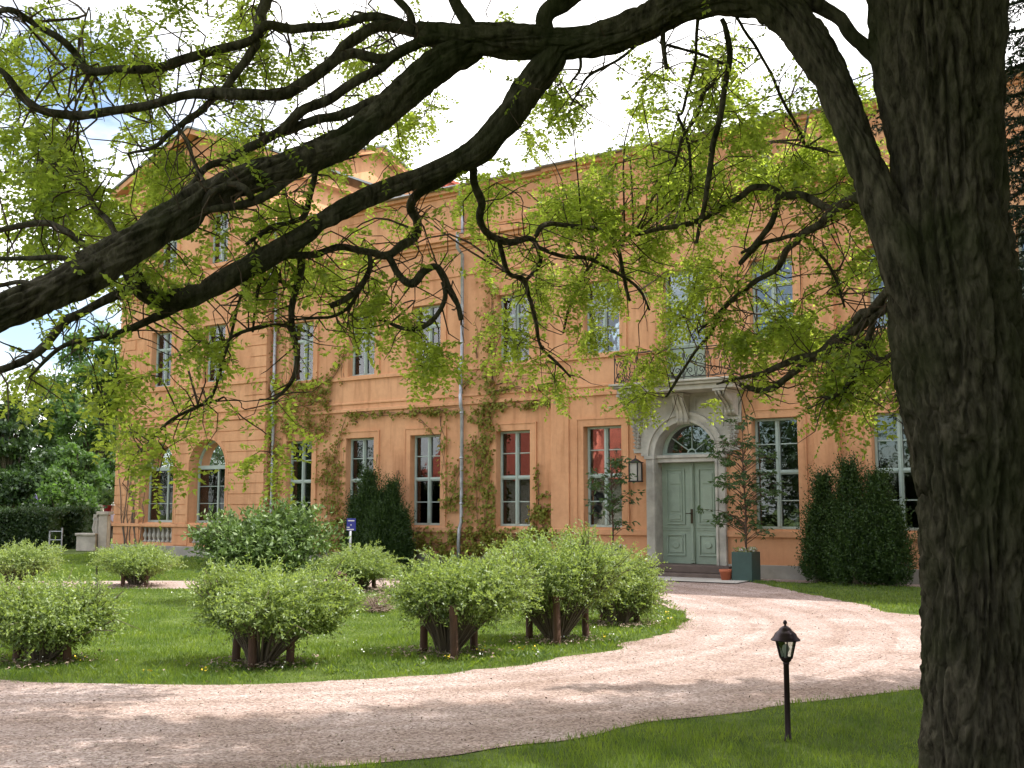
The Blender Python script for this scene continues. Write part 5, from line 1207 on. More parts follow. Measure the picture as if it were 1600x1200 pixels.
weeds('broadleaf_weeds', cs[:200], 6, .075, .018, M['blade'], 'broad leaved weeds along the edge of the lawn island')
xs = rng.uniform(-20, -7, 900); ys = rng.uniform(6, 18.5, 900); k = isl(xs, ys); pts = list(zip(xs[k], ys[k]))
weeds('broadleaf_weeds', pts[:170], 6, .075, .018, M['blade'], 'scattered broad leaved weeds on the lawn island')
weeds('small_white_flowers', pts[170:230] + cs[330:350], 3, .022, .022, M['flower'], 'tiny white flowers dotted over the lawn island', z=(.05, .11), up=.2)
weeds('dandelions', cs[420:432], 6, .024, .024, M['yellow'], 'yellow dandelions at the edge of the lawn island', z=(.07, .12), up=.2)
# grass creeping over the gravel edge, litter under the shrubs and on the drive
def near_edge(x, y, d):
    ins = inpoly(x, y, OUTr) & ~inpoly(x, y, ISLr); a = np.zeros(len(x), bool)
    for dx, dy in ((d, 0), (-d, 0), (0, d), (0, -d)): a |= ~(inpoly(x + dx, y + dy, OUTr) & ~inpoly(x + dx, y + dy, ISLr))
    return ins & a
blades('edge_tufts', 90000, (-14, 4), (4, 20), lambda x, y: near_edge(x, y, .10) | (near_edge(x, y, .28) & (np.array([noise.noise(Vector((a * 4, b_ * 4, 2))) for a, b_ in zip(x, y)]) > .22)), .032, .006, 'thin grass tufts creeping over the edges of the gravel drive')
def litter(name, cen, n, sd, sz, m, label, cat):
    P = np.concatenate([np.array([c_[0], c_[1], 0]) + rng.normal(size=(n, 3)) * [sd, sd, 0] for c_ in cen]); P[:, 2] = gzv(P[:, 0], P[:, 1]) + .03 + rng.random(len(P)) * .025
    leaves(name, P, rng.normal(size=(len(P), 3)) * [1, 1, .25], sz * (.5 + rng.random(len(P))), sz * .6 * (.5 + rng.random(len(P))), m, None, nrm=rng.normal(size=(len(P), 3)) * .3 + [0, 0, 1], kind='stuff', label=label, cat=cat)
litter('leaf_litter', [atg(a, z_) for a, z_ in ((75, 12.6), (412, 12.4), (700, 13.3), (868, 14.6), (965, 16.6), (215, 24.6), (565, 23.4))], 420, .28, .045, M['deadtwig'], 'dry brown litter on the ground under the island shrubs', 'leaf litter')
xs = rng.uniform(-13, 0, 5000); ys = rng.uniform(4, 22, 5000); k = inpoly(xs, ys, OUTr) & ~inpoly(xs, ys, ISLr); litter('fallen_bits', list(zip(xs[k], ys[k])), 1, .01, .022, M['twig'], 'small dark fallen bits scattered over the gravel drive', 'litter')
# loose pebbles and fallen bits on the near drive
n = 9000; x = rng.uniform(-12, 0, n); y = rng.uniform(4, 15, n); v, dz = inview(x, y); k = v & inpoly(x, y, OUTr) & ~inpoly(x, y, ISLr) & (rng.random(n) < np.clip(1.6 - dz / 9, .12, 1)); x, y = x[k], y[k]; n = len(x)
base = np.array([(1, 0, -.3), (-.5, .86, -.3), (-.5, -.86, -.3), (0, 0, .8), (.6, .5, .3), (-.7, .1, .35)]); fc = np.array([(0, 1, 4), (1, 5, 3), (1, 3, 4), (0, 4, 3), (1, 2, 5), (2, 3, 5), (0, 3, 2)])
s = .005 + .009 * rng.random(n) ** 2; rot = rng.random(n) * 6.28; c_, s_ = np.cos(rot), np.sin(rot); V = np.empty((n, 6, 3))
V[..., 0] = x[:, None] + s[:, None] * (base[:, 0] * c_[:, None] - base[:, 1] * s_[:, None]); V[..., 1] = y[:, None] + s[:, None] * (base[:, 0] * s_[:, None] + base[:, 1] * c_[:, None]); V[..., 2] = .012 + gzv(x, y)[:, None] + s[:, None] * base[:, 2] * .8
me = bpy.data.meshes.new('pebbles'); me.from_pydata(V.reshape(-1, 3).tolist(), [], (fc[None] + (np.arange(n) * 6)[:, None, None]).reshape(-1, 3).tolist()); me.materials.append(M['pebble']); o = bpy.data.objects.new('pebbles', me); COL.objects.link(o)
props(o, label='loose pebbles scattered over the near part of the drive', cat='gravel', kind='stuff')

# ================================================================== THE BIG LOCUST TREE
TB = atg(1534, 5.6); TREE = empty('locust_tree', TB, label='huge dark locust tree with furrowed trunk at right, branches arching over the whole view', cat='tree')
TBn = np.array(TB)
def ridged(pts, name, sides, step, amp, seedv):
    """thick stem with furrowed bark: pts = (px,py,Z,r_px)"""
    P = catmull([np.array([*at(p[0], p[1], p[2]), p[3] / F_PX * p[2]]) for p in pts], step); mb = MB(); m = len(P)
    a = np.array([1.0, 0, 0]); s_acc = 0
    for i, p in enumerate(P):
        t = unit(P[min(i + 1, m - 1)][:3] - P[max(i - 1, 0)][:3]); a = unit(a - t * a.dot(t)); b_ = np.cross(t, a); s_acc += 0 if i == 0 else np.linalg.norm(P[i][:3] - P[i - 1][:3])
        for k in range(sides):
            th = 2 * math.pi * k / sides; c0, s0 = math.cos(th), math.sin(th); r = p[3]
            q = Vector((c0 * r * 11 + seedv, s0 * r * 11, s_acc * 1.5)); wv = noise.noise(q * .7) * 1.5; q2 = q + Vector((wv, wv, 0))
            n1_ = min(1, abs(noise.noise(q2)) * 4.5); n2_ = min(1, abs(noise.noise(Vector((q2.x * 2.2 + 9, q2.y * 2.2, q2.z * 4.2)))) * 4); n3_ = noise.noise(Vector((c0 * r * 70, s0 * r * 70, s_acc * 16)))
            n0_ = noise.noise(Vector((c0 * 1.1 + seedv, s0 * 1.1, s_acc * .8))) * .06
            e = r * (1 + n0_) + amp * (n1_ - .7) + amp * .45 * (n2_ - .7) + amp * .28 * n3_
            mb.v.append(tuple(p[:3] + (a * c0 + b_ * s0) * e - TBn))
    for i in range(m - 1):
        for k in range(sides):
            a0 = i * sides + k; a1 = i * sides + (k + 1) % sides; mb.f.append((a0, a1, a1 + sides, a0 + sides))
    mb.f.append(tuple((m - 1) * sides + k for k in range(sides)))
    return obj(name, mb, M['bark'], TREE, smooth=True)
ridged([(1545, 1400, 5.6, 128), (1540, 1330, 5.6, 104), (1536, 1220, 5.6, 92), (1534, 1080, 5.6, 84), (1532, 920, 5.6, 82), (1527, 780, 5.6, 84), (1518, 660, 5.6, 92), (1507, 590, 5.6, 96), (1495, 500, 5.6, 94), (1484, 400, 5.6, 86), (1480, 290, 5.6, 80), (1474, 180, 5.6, 80), (1468, 60, 5.6, 84), (1465, -80, 5.6, 84)], 'trunk', 230, 34, .045, 1.0)
ridged([(1505, 600, 5.6, 30), (1500, 480, 5.58, 50), (1510, 250, 5.5, 48), (1520, 100, 5.5, 46), (1530, -40, 5.5, 46), (1545, -250, 5.6, 48), (1580, -520, 5.9, 42), (1640, -900, 6.4, 34), (1690, -1300, 7, 22)], 'stem', 150, 22, .034, 4.0)
ridged([(1500, 620, 5.62, 30), (1468, 480, 5.62, 48), (1446, 250, 5.65, 48), (1424, 100, 5.7, 54), (1413, -40, 5.75, 54), (1405, -240, 5.9, 52), (1380, -520, 6.3, 42), (1330, -900, 6.9, 32), (1290, -1250, 7.4, 20)], 'stem', 150, 22, .034, 7.0)
ridged([(1528, 800, 5.62, 20), (1515, 720, 5.6, 38), (1494, 640, 5.55, 50), (1466, 560, 5.5, 47), (1433, 460, 5.5, 41), (1403, 380, 5.5, 34), (1377, 320, 5.55, 29), (1350, 255, 5.6, 25), (1326, 190, 5.7, 24), (1301, 130, 5.8, 26), (1270, 75, 5.9, 29), (1234, 28, 6.0, 29), (1185, -2, 6.1, 30), (1120, -6, 6.2, 28), (1060, 6, 6.35, 28), (1005, 36, 6.45, 27), (950, 58, 6.5, 25), (880, 66, 6.6, 25), (810, 64, 6.6, 27), (745, 62, 6.6, 25), (700, 58, 6.6, 20), (650, 48, 6.6, 14)], 'limb', 120, 20, .024, 2.0)
ridged([(760, 52, 6.6, 14), (730, 78, 6.6, 22), (680, 105, 6.5, 25), (630, 148, 6.4, 23), (580, 192, 6.2, 22), (530, 226, 6.0, 23), (470, 253, 5.8, 22), (400, 276, 5.6, 22), (330, 304, 5.4, 23), (265, 344, 5.2, 25), (200, 385, 5.0, 27), (130, 430, 4.8, 29), (60, 465, 4.65, 27), (0, 492, 4.5, 28), (-90, 530, 4.4, 25), (-220, 590, 4.3, 18)], 'limb', 90, 18, .022, 3.0)
ridged([(880, 60, 6.6, 14), (862, 92, 6.6, 22), (832, 130, 6.6, 24), (795, 180, 6.5, 22), (745, 232, 6.4, 17), (680, 268, 6.3, 14), (600, 298, 6.2, 14), (540, 325, 6.0, 14), (480, 362, 5.9, 15), (420, 400, 5.8, 16), (350, 438, 5.7, 15), (300, 462, 5.6, 15), (262, 468, 5.6, 14), (225, 455, 5.55, 13), (206, 428, 5.5, 12), (198, 395, 5.4, 12), (186, 372, 5.2, 10)], 'limb', 70, 16, .016, 5.0)
SKEL = []   # (point, radius) samples for attaching twigs
def branch(pts, name='branch', parent=None, wob=.16, sides=9, grow=True):
    P = catmull([np.array([*at(p[0], p[1], p[2]), .80 * p[3] / F_PX * p[2]]) for p in pts], 6); mb = MB()
    Q = []
    for i, p in enumerate(P):
        j = np.array([noise.noise(Vector((p[0] * 5, p[1] * 5, p[2] * 5 + q * 9))) for q in range(3)]) * min(.03, p[3] * 1.2) * (1 if 0 < i else 0); Q.append(p[:3] + j)
    mb.tube([Vector(q - TBn) for q in Q], [max(.002, p[3]) for p in P], sides, wob=wob, ws=14)
    for q, p in zip(Q, P): SKEL.append((q, p[3]))
    return obj(name, mb, M['bark'], TREE, smooth=True)
for pts in ([(1005, 36, 6.45, 1), (600, 298, 6.2, 1), (262, 468, 5.6, 1)], [(680, 105, 6.5, 1), (400, 276, 5.6, 1), (130, 430, 4.8, 1)]):
    pass
BR_ = [
 # from the big limbs, left half
 [(215, 450, 5.5, 9), (190, 455, 5.4, 10), (150, 472, 5.3, 9), (115, 495, 5.2, 9), (80, 530, 5.1, 9), (40, 560, 5.0, 8), (0, 578, 4.9, 8), (-60, 590, 4.8, 6)],
 [(310, 463, 5.6, 8), (265, 486, 5.6, 8), (215, 508, 5.5, 7), (160, 530, 5.5, 6), (110, 538, 5.4, 5), (75, 560, 5.4, 4), (45, 590, 5.3, 2)],
 [(176, 372, 5.2, 6), (205, 387, 5.2, 8), (245, 372, 5.2, 9), (285, 365, 5.2, 9), (312, 345, 5.3, 8), (318, 318, 5.3, 7), (332, 296, 5.3, 8), (360, 287, 5.4, 8), (385, 297, 5.4, 8), (402, 315, 5.5, 6)],
 [(285, 338, 5.3, 5), (335, 328, 5.3, 7), (370, 322, 5.4, 8), (405, 312, 5.5, 9), (435, 292, 5.6, 10), (460, 272, 5.8, 9)],
 [(650, 48, 6.6, 14), (600, 40, 6.6, 12), (560, 62, 6.5, 12), (525, 92, 6.4, 12), (488, 118, 6.3, 13), (450, 140, 6.2, 12), (410, 148, 6.1, 11), (370, 147, 6.0, 12), (335, 146, 6.0, 11), (290, 146, 6.0, 9), (255, 158, 5.9, 9), (205, 172, 5.9, 9), (160, 180, 5.8, 9), (110, 180, 5.8, 9), (70, 172, 5.7, 8), (35, 150, 5.7, 8), (15, 120, 5.6, 6), (-10, 100, 5.6, 5)],
 [(700, 55, 6.6, 12), (660, 66, 6.5, 11), (610, 88, 6.4, 11), (560, 86, 6.4, 10), (522, 96, 6.4, 9)],
 [(630, 148, 6.4, 10), (590, 160, 6.3, 10), (540, 178, 6.3, 10), (490, 190, 6.2, 9), (440, 206, 6.2, 8), (405, 210, 6.1, 6)],
 [(612, 90, 6.4, 9), (575, 118, 6.35, 10), (530, 150, 6.3, 10), (480, 172, 6.2, 10), (430, 205, 6.1, 9), (395, 228, 6.0, 9), (352, 246, 5.9, 8), (318, 262, 5.7, 7), (285, 300, 5.5, 6), (262, 335, 5.25, 5)],
 [(645, 46, 6.6, 9), (600, 28, 6.6, 9), (560, 30, 6.6, 9), (510, 38, 6.5, 9), (460, 42, 6.5, 9), (415, 40, 6.4, 9), (385, 62, 6.3, 9), (340, 80, 6.3, 9), (290, 94, 6.2, 10), (240, 108, 6.1, 9), (190, 110, 6.0, 8), (140, 108, 6.0, 8), (118, 84, 6.0, 7), (90, 58, 5.9, 7), (50, 34, 5.9, 6), (20, 14, 5.8, 6), (-10, 20, 5.8, 5)],
 [(425, -30, 6.6, 10), (408, 10, 6.5, 11), (404, 45, 6.4, 10), (388, 80, 6.3, 9), (366, 115, 6.2, 8), (345, 145, 6.1, 7)],
 [(340, 150, 6.1, 6), (312, 172, 6.0, 7), (285, 195, 5.9, 6), (262, 212, 5.9, 5), (235, 232, 5.8, 4), (200, 240, 5.8, 2)],
 [(145, 425, 4.9, 8), (142, 395, 5.0, 8), (115, 372, 5.0, 7), (75, 352, 5.0, 6), (30, 355, 5.0, 6), (-20, 362, 5.0, 5)],
 [(150, 415, 4.9, 7), (100, 402, 4.9, 6), (50, 405, 4.9, 5), (-10, 402, 4.9, 4)],
 [(70, 458, 4.7, 6), (40, 440, 4.8, 5), (-10, 448, 4.8, 4)],
 [(198, 390, 5.2, 6), (170, 350, 5.3, 6), (150, 330, 5.4, 6), (130, 290, 5.5, 5), (100, 262, 5.5, 4), (60, 250, 5.6, 2)],
 [(430, 402, 5.85, 5), (455, 402, 5.9, 7), (495, 398, 6.0, 7), (530, 386, 6.1, 7), (570, 390, 6.2, 7), (605, 398, 6.3, 8), (628, 386, 6.4, 9), (650, 365, 6.5, 9), (652, 342, 6.5, 9), (641, 322, 6.5, 9), (650, 300, 6.4, 9), (690, 280, 6.4, 8), (740, 258, 6.5, 9), (790, 215, 6.6, 9), (822, 160, 6.6, 9)],
 [(605, 398, 6.3, 7), (622, 424, 6.3, 7), (645, 444, 6.2, 8), (662, 428, 6.2, 8), (680, 418, 6.2, 7), (690, 430, 6.2, 7), (703, 455, 6.2, 6), (714, 478, 6.2, 5), (720, 502, 6.2, 5)],
 [(692, 440, 6.2, 5), (695, 465, 6.2, 5), (684, 492, 6.2, 5), (662, 510, 6.3, 5), (630, 512, 6.3, 4), (600, 500, 6.3, 3)],
 [(470, 398, 5.95, 7), (468, 425, 6.0, 8), (462, 455, 6.0, 7), (455, 485, 6.0, 6), (456, 512, 6.0, 7), (464, 545, 6.0, 6), (460, 580, 6.0, 5), (450, 605, 6.0, 4), (430, 625, 6.0, 3)],
 [(456, 510, 6.0, 5), (430, 508, 6.0, 4), (395, 515, 6.0, 4), (360, 528, 6.0, 3), (340, 550, 6.0, 2)],
 [(350, 620, 6.3, 2), (300, 640, 6.2, 3), (262, 660, 6.2, 3), (235, 690, 6.1, 3), (215, 710, 6.1, 1)],
 [(384, 440, 5.7, 4), (375, 470, 5.8, 3), (360, 520, 5.9, 3), (345, 575, 6.0, 3), (330, 620, 6.2, 3), (300, 642, 6.2, 3)],
 [(575, 392, 6.2, 5), (578, 420, 6.2, 5), (562, 452, 6.2, 6), (540, 468, 6.1, 6), (515, 480, 6.1, 6)],
 [(562, 455, 6.2, 4), (545, 482, 6.2, 4), (520, 495, 6.2, 3), (490, 498, 6.1, 3), (460, 500, 6.1, 2)],
 [(440, 440, 6.0, 3), (410, 440, 6.0, 3), (400, 470, 6.0, 3), (395, 520, 6.0, 2)],
 [(500, 240, 6.0, 5), (480, 330, 6.0, 6), (455, 345, 5.9, 5), (430, 350, 5.9, 5), (405, 365, 5.8, 4), (384, 382, 5.8, 4)],
 [(330, 305, 5.4, 4), (300, 250, 5.6, 4), (292, 220, 5.8, 3), (250, 160, 5.9, 2)],
 # middle, hanging over the facade
 [(738, 262, 6.5, 8), (742, 290, 6.6, 8), (752, 315, 6.7, 8), (748, 345, 6.8, 7), (765, 365, 6.9, 7), (790, 378, 7.0, 7), (822, 372, 7.1, 6), (838, 382, 7.1, 5), (844, 400, 7.2, 5), (838, 420, 7.2, 4), (822, 440, 7.3, 4)],
 [(780, 376, 7.0, 5), (786, 400, 7.1, 5), (798, 428, 7.2, 5), (820, 440, 7.3, 5), (828, 470, 7.4, 4), (836, 505, 7.5, 4), (845, 540, 7.6, 3), (868, 565, 7.6, 3), (892, 590, 7.7, 2)],
 [(842, 386, 7.1, 4), (880, 398, 7.2, 4), (930, 410, 7.4, 4), (970, 430, 7.6, 3), (1000, 455, 7.7, 3), (1015, 485, 7.7, 2)],
 [(836, 370, 7.1, 4), (845, 355, 7.1, 5), (870, 352, 7.2, 5), (910, 355, 7.3, 5), (945, 362, 7.5, 5), (965, 390, 7.6, 4), (972, 430, 7.7, 4), (985, 470, 7.8, 3)],
 [(1128, 30, 6.2, 5), (1142, 80, 6.3, 6), (1135, 130, 6.4, 6), (1122, 200, 6.5, 6), (1112, 250, 6.6, 6), (1102, 320, 6.7, 5), (1090, 380, 6.8, 3)],
 [(1090, 20, 6.3, 4), (1086, 90, 6.5, 3), (1068, 170, 6.7, 3), (1060, 180, 6.8, 3), (1075, 220, 7.0, 3), (1080, 280, 7.2, 3), (1070, 330, 7.4, 2)],
 [(1035, 45, 6.4, 5), (1036, 80, 6.4, 5), (1042, 108, 6.4, 4)],
 [(1042, 70, 6.4, 3), (1085, 82, 6.5, 3), (1130, 100, 6.5, 3)],
 [(1150, 25, 6.1, 3), (1190, 90, 6.5, 3), (1225, 160, 6.8, 3), (1260, 230, 7.2, 2)],
 [(1115, 130, 6.5, 3), (1098, 150, 6.7, 4), (1088, 185, 6.9, 4), (1066, 215, 7.1, 3), (1055, 260, 7.3, 2)],
 [(1000, 65, 6.5, 3), (965, 95, 6.5, 3), (920, 118, 6.6, 3), (905, 140, 6.6, 2), (890, 165, 6.6, 2)],
 [(905, 85, 6.6, 3), (905, 110, 6.6, 3), (890, 130, 6.6, 2)],
 # right side, lower
 [(1372, 300, 5.6, 10), (1345, 304, 5.9, 12), (1316, 318, 6.2, 11), (1290, 338, 6.5, 9), (1262, 366, 6.8, 7), (1240, 385, 7.0, 6), (1215, 415, 7.2, 6), (1180, 440, 7.3, 5), (1150, 462, 7.5, 5), (1125, 488, 7.6, 4), (1090, 520, 7.7, 2)],
 [(1300, 330, 6.4, 7), (1280, 316, 6.6, 8), (1250, 308, 6.7, 8), (1215, 298, 6.9, 8), (1180, 291, 7.0, 7), (1160, 305, 7.1, 6), (1135, 322, 7.2, 6), (1105, 338, 7.4, 6), (1060, 352, 7.6, 5), (1010, 362, 7.8, 4), (970, 378, 8.0, 4), (935, 400, 8.1, 4), (912, 430, 8.2, 3), (892, 478, 8.3, 3), (880, 520, 8.3, 2)],
 [(1216, 300, 6.9, 6), (1206, 335, 7.0, 6), (1188, 370, 7.1, 6), (1170, 395, 7.2, 6), (1156, 412, 7.3, 5)],
 [(1250, 368, 6.9, 5), (1225, 372, 7.1, 4), (1190, 380, 7.2, 4), (1160, 395, 7.4, 3)],
 [(1440, 440, 5.5, 10), (1402, 446, 5.8, 11), (1375, 470, 6.0, 10), (1345, 508, 6.3, 10), (1315, 530, 6.5, 9), (1285, 548, 6.7, 8), (1250, 562, 6.9, 7), (1210, 578, 7.1, 6), (1160, 588, 7.3, 4), (1120, 600, 7.4, 2)],
 [(1450, 455, 5.6, 8), (1408, 470, 5.9, 8), (1370, 488, 6.1, 9), (1340, 495, 6.3, 9), (1305, 528, 6.6, 8), (1272, 556, 6.8, 8), (1240, 585, 7.0, 7), (1205, 604, 7.1, 7), (1180, 607, 7.2, 6), (1155, 600, 7.3, 4)],
 [(1366, 488, 6.1, 6), (1360, 515, 6.2, 6), (1348, 555, 6.3, 6), (1335, 585, 6.4, 6), (1318, 608, 6.5, 5), (1300, 622, 6.5, 4), (1284, 620, 6.5, 2)],
 [(1440, 525, 5.7, 4), (1405, 545, 6.0, 4), (1375, 560, 6.2, 4), (1350, 545, 6.4, 3), (1320, 530, 6.6, 2)],
 [(1400, 545, 6.0, 3), (1430, 575, 6.0, 3), (1445, 590, 5.9, 2)],
 [(1250, 365, 6.9, 4), (1290, 405, 7.0, 3), (1308, 440, 7.0, 3), (1320, 480, 7.0, 2)],
 [(1125, 485, 7.6, 4), (1112, 520, 7.6, 4), (1085, 550, 7.7, 3), (1060, 590, 7.8, 3), (1040, 620, 7.8, 2)],
 # top
 [(860, 60, 6.6, 14), (850, 30, 6.6, 18), (880, 5, 6.6, 20), (920, -30, 6.6, 18), (980, -80, 6.7, 12)],
 [(740, 55, 6.6, 14), (720, 20, 6.6, 13), (700, -20, 6.6, 12), (660, -70, 6.7, 9)],
 [(650, 48, 6.6, 9), (640, 15, 6.6, 8), (600, -20, 6.6, 6)],
 [(1395, 140, 5.7, 14), (1370, 92, 5.8, 15), (1335, 58, 5.9, 14), (1295, 22, 6.0, 14), (1262, -5, 6.0, 16), (1220, -40, 6.1, 12)],
]
for pts in BR_: branch(pts)
for p in [(1005, 36, 6.45), (950, 58, 6.5), (880, 66, 6.6), (810, 64, 6.6), (745, 62, 6.6), (1120, 0, 6.2), (1268, 70, 5.9), (630, 148, 6.4), (530, 226, 6.0), (400, 276, 5.6), (265, 344, 5.2), (130, 430, 4.8), (0, 492, 4.5), (795, 180, 6.5), (680, 268, 6.3), (540, 325, 6), (420, 400, 5.8), (300, 462, 5.6), (1376, 320, 5.55), (1430, 460, 5.5)]:
    SKEL.append((np.array(at(*p)), .05))
# bare twiglets everywhere along the branches
SP = np.array([q for q, r in SKEL]); SR = np.array([r for q, r in SKEL])
twig = MB()
TWP = []     # twig points usable as anchors too
for q, r in SKEL:
    if r > .035: continue
    for _ in range(2):
        if random.random() < .74: continue
        d = Vector((random.gauss(0, 1), random.gauss(0, 1), random.gauss(-.15, .8))).normalized(); l_ = random.uniform(.10, .48); p = Vector(q); pts = [p]
        for k in range(3): d = (d + Vector((random.gauss(0, .45), random.gauss(0, .45), random.gauss(-.12, .4)))).normalized(); p = p + d * l_ / 3; pts.append(p)
        twig.tube([x - TB for x in pts], [.0055, .004, .003, .0016], 3, cap=False); TWP.append(np.array(pts[-1]))
# leaf clusters: (cx, cy, rx, ry, number, Z near, Z far)
CL = [
 (110, 90, 130, 90, 34, 5.6, 8.5), (260, 50, 130, 60, 18, 6, 9), (90, 240, 110, 70, 42, 5.5, 8.5), (110, 330, 120, 60, 42, 5.4, 8.0), (250, 250, 90, 70, 26, 5.6, 8.5), (380, 80, 110, 90, 20, 6, 9), (400, 190, 90, 50, 14, 6, 8.5),
 (520, 60, 130, 60, 20, 6.2, 9), (560, 230, 90, 40, 14, 6.4, 8.5), (640, 200, 80, 50, 12, 6.6, 8.5), (680, 30, 130, 40, 14, 6.4, 9), (470, 330, 80, 40, 16, 6.0, 8.0), (360, 400, 90, 30, 14, 5.8, 7.5), (250, 420, 90, 40, 12, 5.6, 7),
 (180, 570, 60, 30, 9, 5.5, 6.5), (30, 545, 40, 30, 4, 5, 6), (350, 540, 40, 26, 9, 5.9, 6.5), (235, 680, 50, 30, 7, 6.0, 6.6), (320, 625, 50, 20, 5, 6.0, 6.6), (440, 670, 30, 50, 9, 6.0, 6.6), (440, 590, 30, 40, 6, 5.9, 6.5),
 (480, 430, 60, 60, 10, 6.2, 8), (580, 430, 80, 60, 13, 6.2, 8), (640, 450, 60, 50, 9, 6.2, 7.8), (680, 560, 60, 28, 15, 6.1, 6.9), (560, 530, 40, 30, 7, 6.2, 7), (620, 360, 80, 40, 16, 6.5, 8),
 (780, 320, 80, 40, 24, 6.9, 8.6), (800, 430, 70, 60, 20, 7.0, 8.6), (800, 520, 40, 40, 10, 7.2, 8.2), (840, 110, 100, 60, 8, 6.6, 8), (830, 220, 90, 30, 8, 6.8, 8.5), (920, 180, 60, 50, 8, 6.8, 8.5),
 (900, 330, 90, 60, 34, 7.2, 9), (900, 440, 60, 50, 20, 7.4, 9), (885, 570, 28, 30, 7, 7.5, 8), (950, 270, 60, 40, 16, 7.2, 9), (1020, 200, 80, 50, 26, 7, 9), (1090, 110, 90, 60, 22, 6.6, 8.5), (1200, 130, 90, 80, 34, 6.5, 8.5),
 (1030, 330, 80, 70, 36, 7.2, 9), (1130, 270, 90, 60, 46, 7, 9), (1230, 260, 100, 50, 50, 6.8, 8.8), (1300, 240, 60, 80, 28, 6.6, 8.6), (1350, 190, 40, 80, 12, 7, 8.5), (1040, 425, 70, 40, 20, 7.4, 9), (1100, 495, 60, 34, 16, 7.4, 8.8), (1010, 560, 30, 30, 8, 7.5, 8.6),
 (1190, 525, 70, 40, 28, 7.2, 8.6), (1160, 410, 40, 40, 12, 7.2, 8.6), (1270, 500, 60, 40, 24, 6.8, 8), (1300, 400, 60, 30, 10, 6.8, 8), (1350, 350, 40, 60, 14, 6.5, 8), (1360, 560, 60, 50, 30, 6.4, 7.4), (1310, 600, 30, 28, 12, 6.4, 7), (1000, 610, 20, 24, 9, 7.6, 8), (1420, 480, 30, 50, 10, 6.6, 7.6), (900, 500, 30, 30, 5, 7.6, 8.6), (1390, 400, 30, 40, 8, 6.8, 7.8),
]
LP, LD, LL_, LW = [], [], [], []
def add_sprig(o, d, l_, nl):
    """a shoot with alternate pinnate leaves"""
    pts = [o]; dd = d.copy()
    for k in range(3):
        dd = unit(dd + rng.normal(size=3) * .28 + np.array([0, 0, -.10])); pts.append(pts[-1] + dd * l_ / 3)
    twig.tube([Vector(x - TBn) for x in pts], [.0032, .0026, .002, .0012], 3, cap=False)
    for k in range(nl):
        u = (k + .6) / nl * 3; i = min(int(u), 2); p = pts[i] + (pts[i + 1] - pts[i]) * (u - i); ax = unit(pts[i + 1] - pts[i])
        side = unit(np.cross(ax, rng.normal(size=3))); rd = unit(side * .9 + ax * .55 + np.array([0, 0, -.35]) + rng.normal(size=3) * .2); rl = rng.uniform(.10, .19)
        npair = int(rl / .021); s2 = unit(np.cross(rd, np.array([0, 0, 1.0]) + rng.normal(size=3) * .35)); tt = np.linspace(.18, 1, npair)
        c = p + rd * (rl * tt)[:, None] + np.array([0, 0, -1]) * (tt ** 2 * rl * .22)[:, None]
        for sg in (-1, 1):
            LP.append(c); LD.append(s2 * sg + rd * .35 + rng.normal(size=(npair, 3)) * .22 + [0, 0, -.12])
        LP.append(c[-1:]); LD.append(rd[None])
        LL_.append(np.full(npair * 2 + 1, rng.uniform(.024, .036)))
        # order bookkeeping: keep lengths aligned
for (cx, cy, rx, ry, nn, z0, z1) in CL:
    for i in range(max(1, round(nn * (.27 if cx < 420 else .15 if cx < 880 else .20)))):
        for _try in range(3):
            a = random.random() * 6.283; q = random.random() ** .6; px, py = cx + rx * q * math.cos(a), cy + ry * q * math.sin(a)
            Z = random.uniform(z0, z1); c = np.array(at(px, py, Z)); dd = np.linalg.norm(SP - c, axis=1) + SR * 2 + rng.random(len(SP)) * .35; j = int(dd.argmin())
            if dd[j] < 1.6: break
        s = SP[j]; v = c - s; dist = np.linalg.norm(v)
        if dist > 2.4: continue
        if dist > .12:
            m1 = s + v * .35 + rng.normal(size=3) * dist * .10 + np.array([0, 0, .08 * dist]); m2 = s + v * .7 + rng.normal(size=3) * dist * .10 + np.array([0, 0, .05 * dist])
            r0 = min(.010, .003 + .004 * dist); twig.tube([Vector(x - TBn) for x in catmull([s, m1, m2, c], 3)], np.linspace(r0, .003, 10), 4, cap=False)
        base = unit(v) if dist > .05 else unit(rng.normal(size=3))
        for k in range(random.randint(4, 7)):
            d = unit(base * .45 + rng.normal(size=3) * .8 + np.array([0, 0, -.25])); add_sprig(c, d, random.uniform(.10, .27), random.randint(5, 8))
# leaves on the bare twiglets of thin branches too
for p in TWP:
    if random.random() < .16: add_sprig(p, unit(rng.normal(size=3) + [0, 0, -.3]), random.uniform(.08, .2), random.randint(2, 4))
P = np.concatenate(LP) - TBn; D = np.concatenate(LD); n = len(P); ln = .027 + .015 * rng.random(n)
print('leaflets', n)
obj('twigs', twig, M['twig'], TREE, kind='stuff')
leaves('foliage', P, D, ln, ln * (.48 + .12 * rng.random(n)), M['leaf'], TREE, kind='stuff')
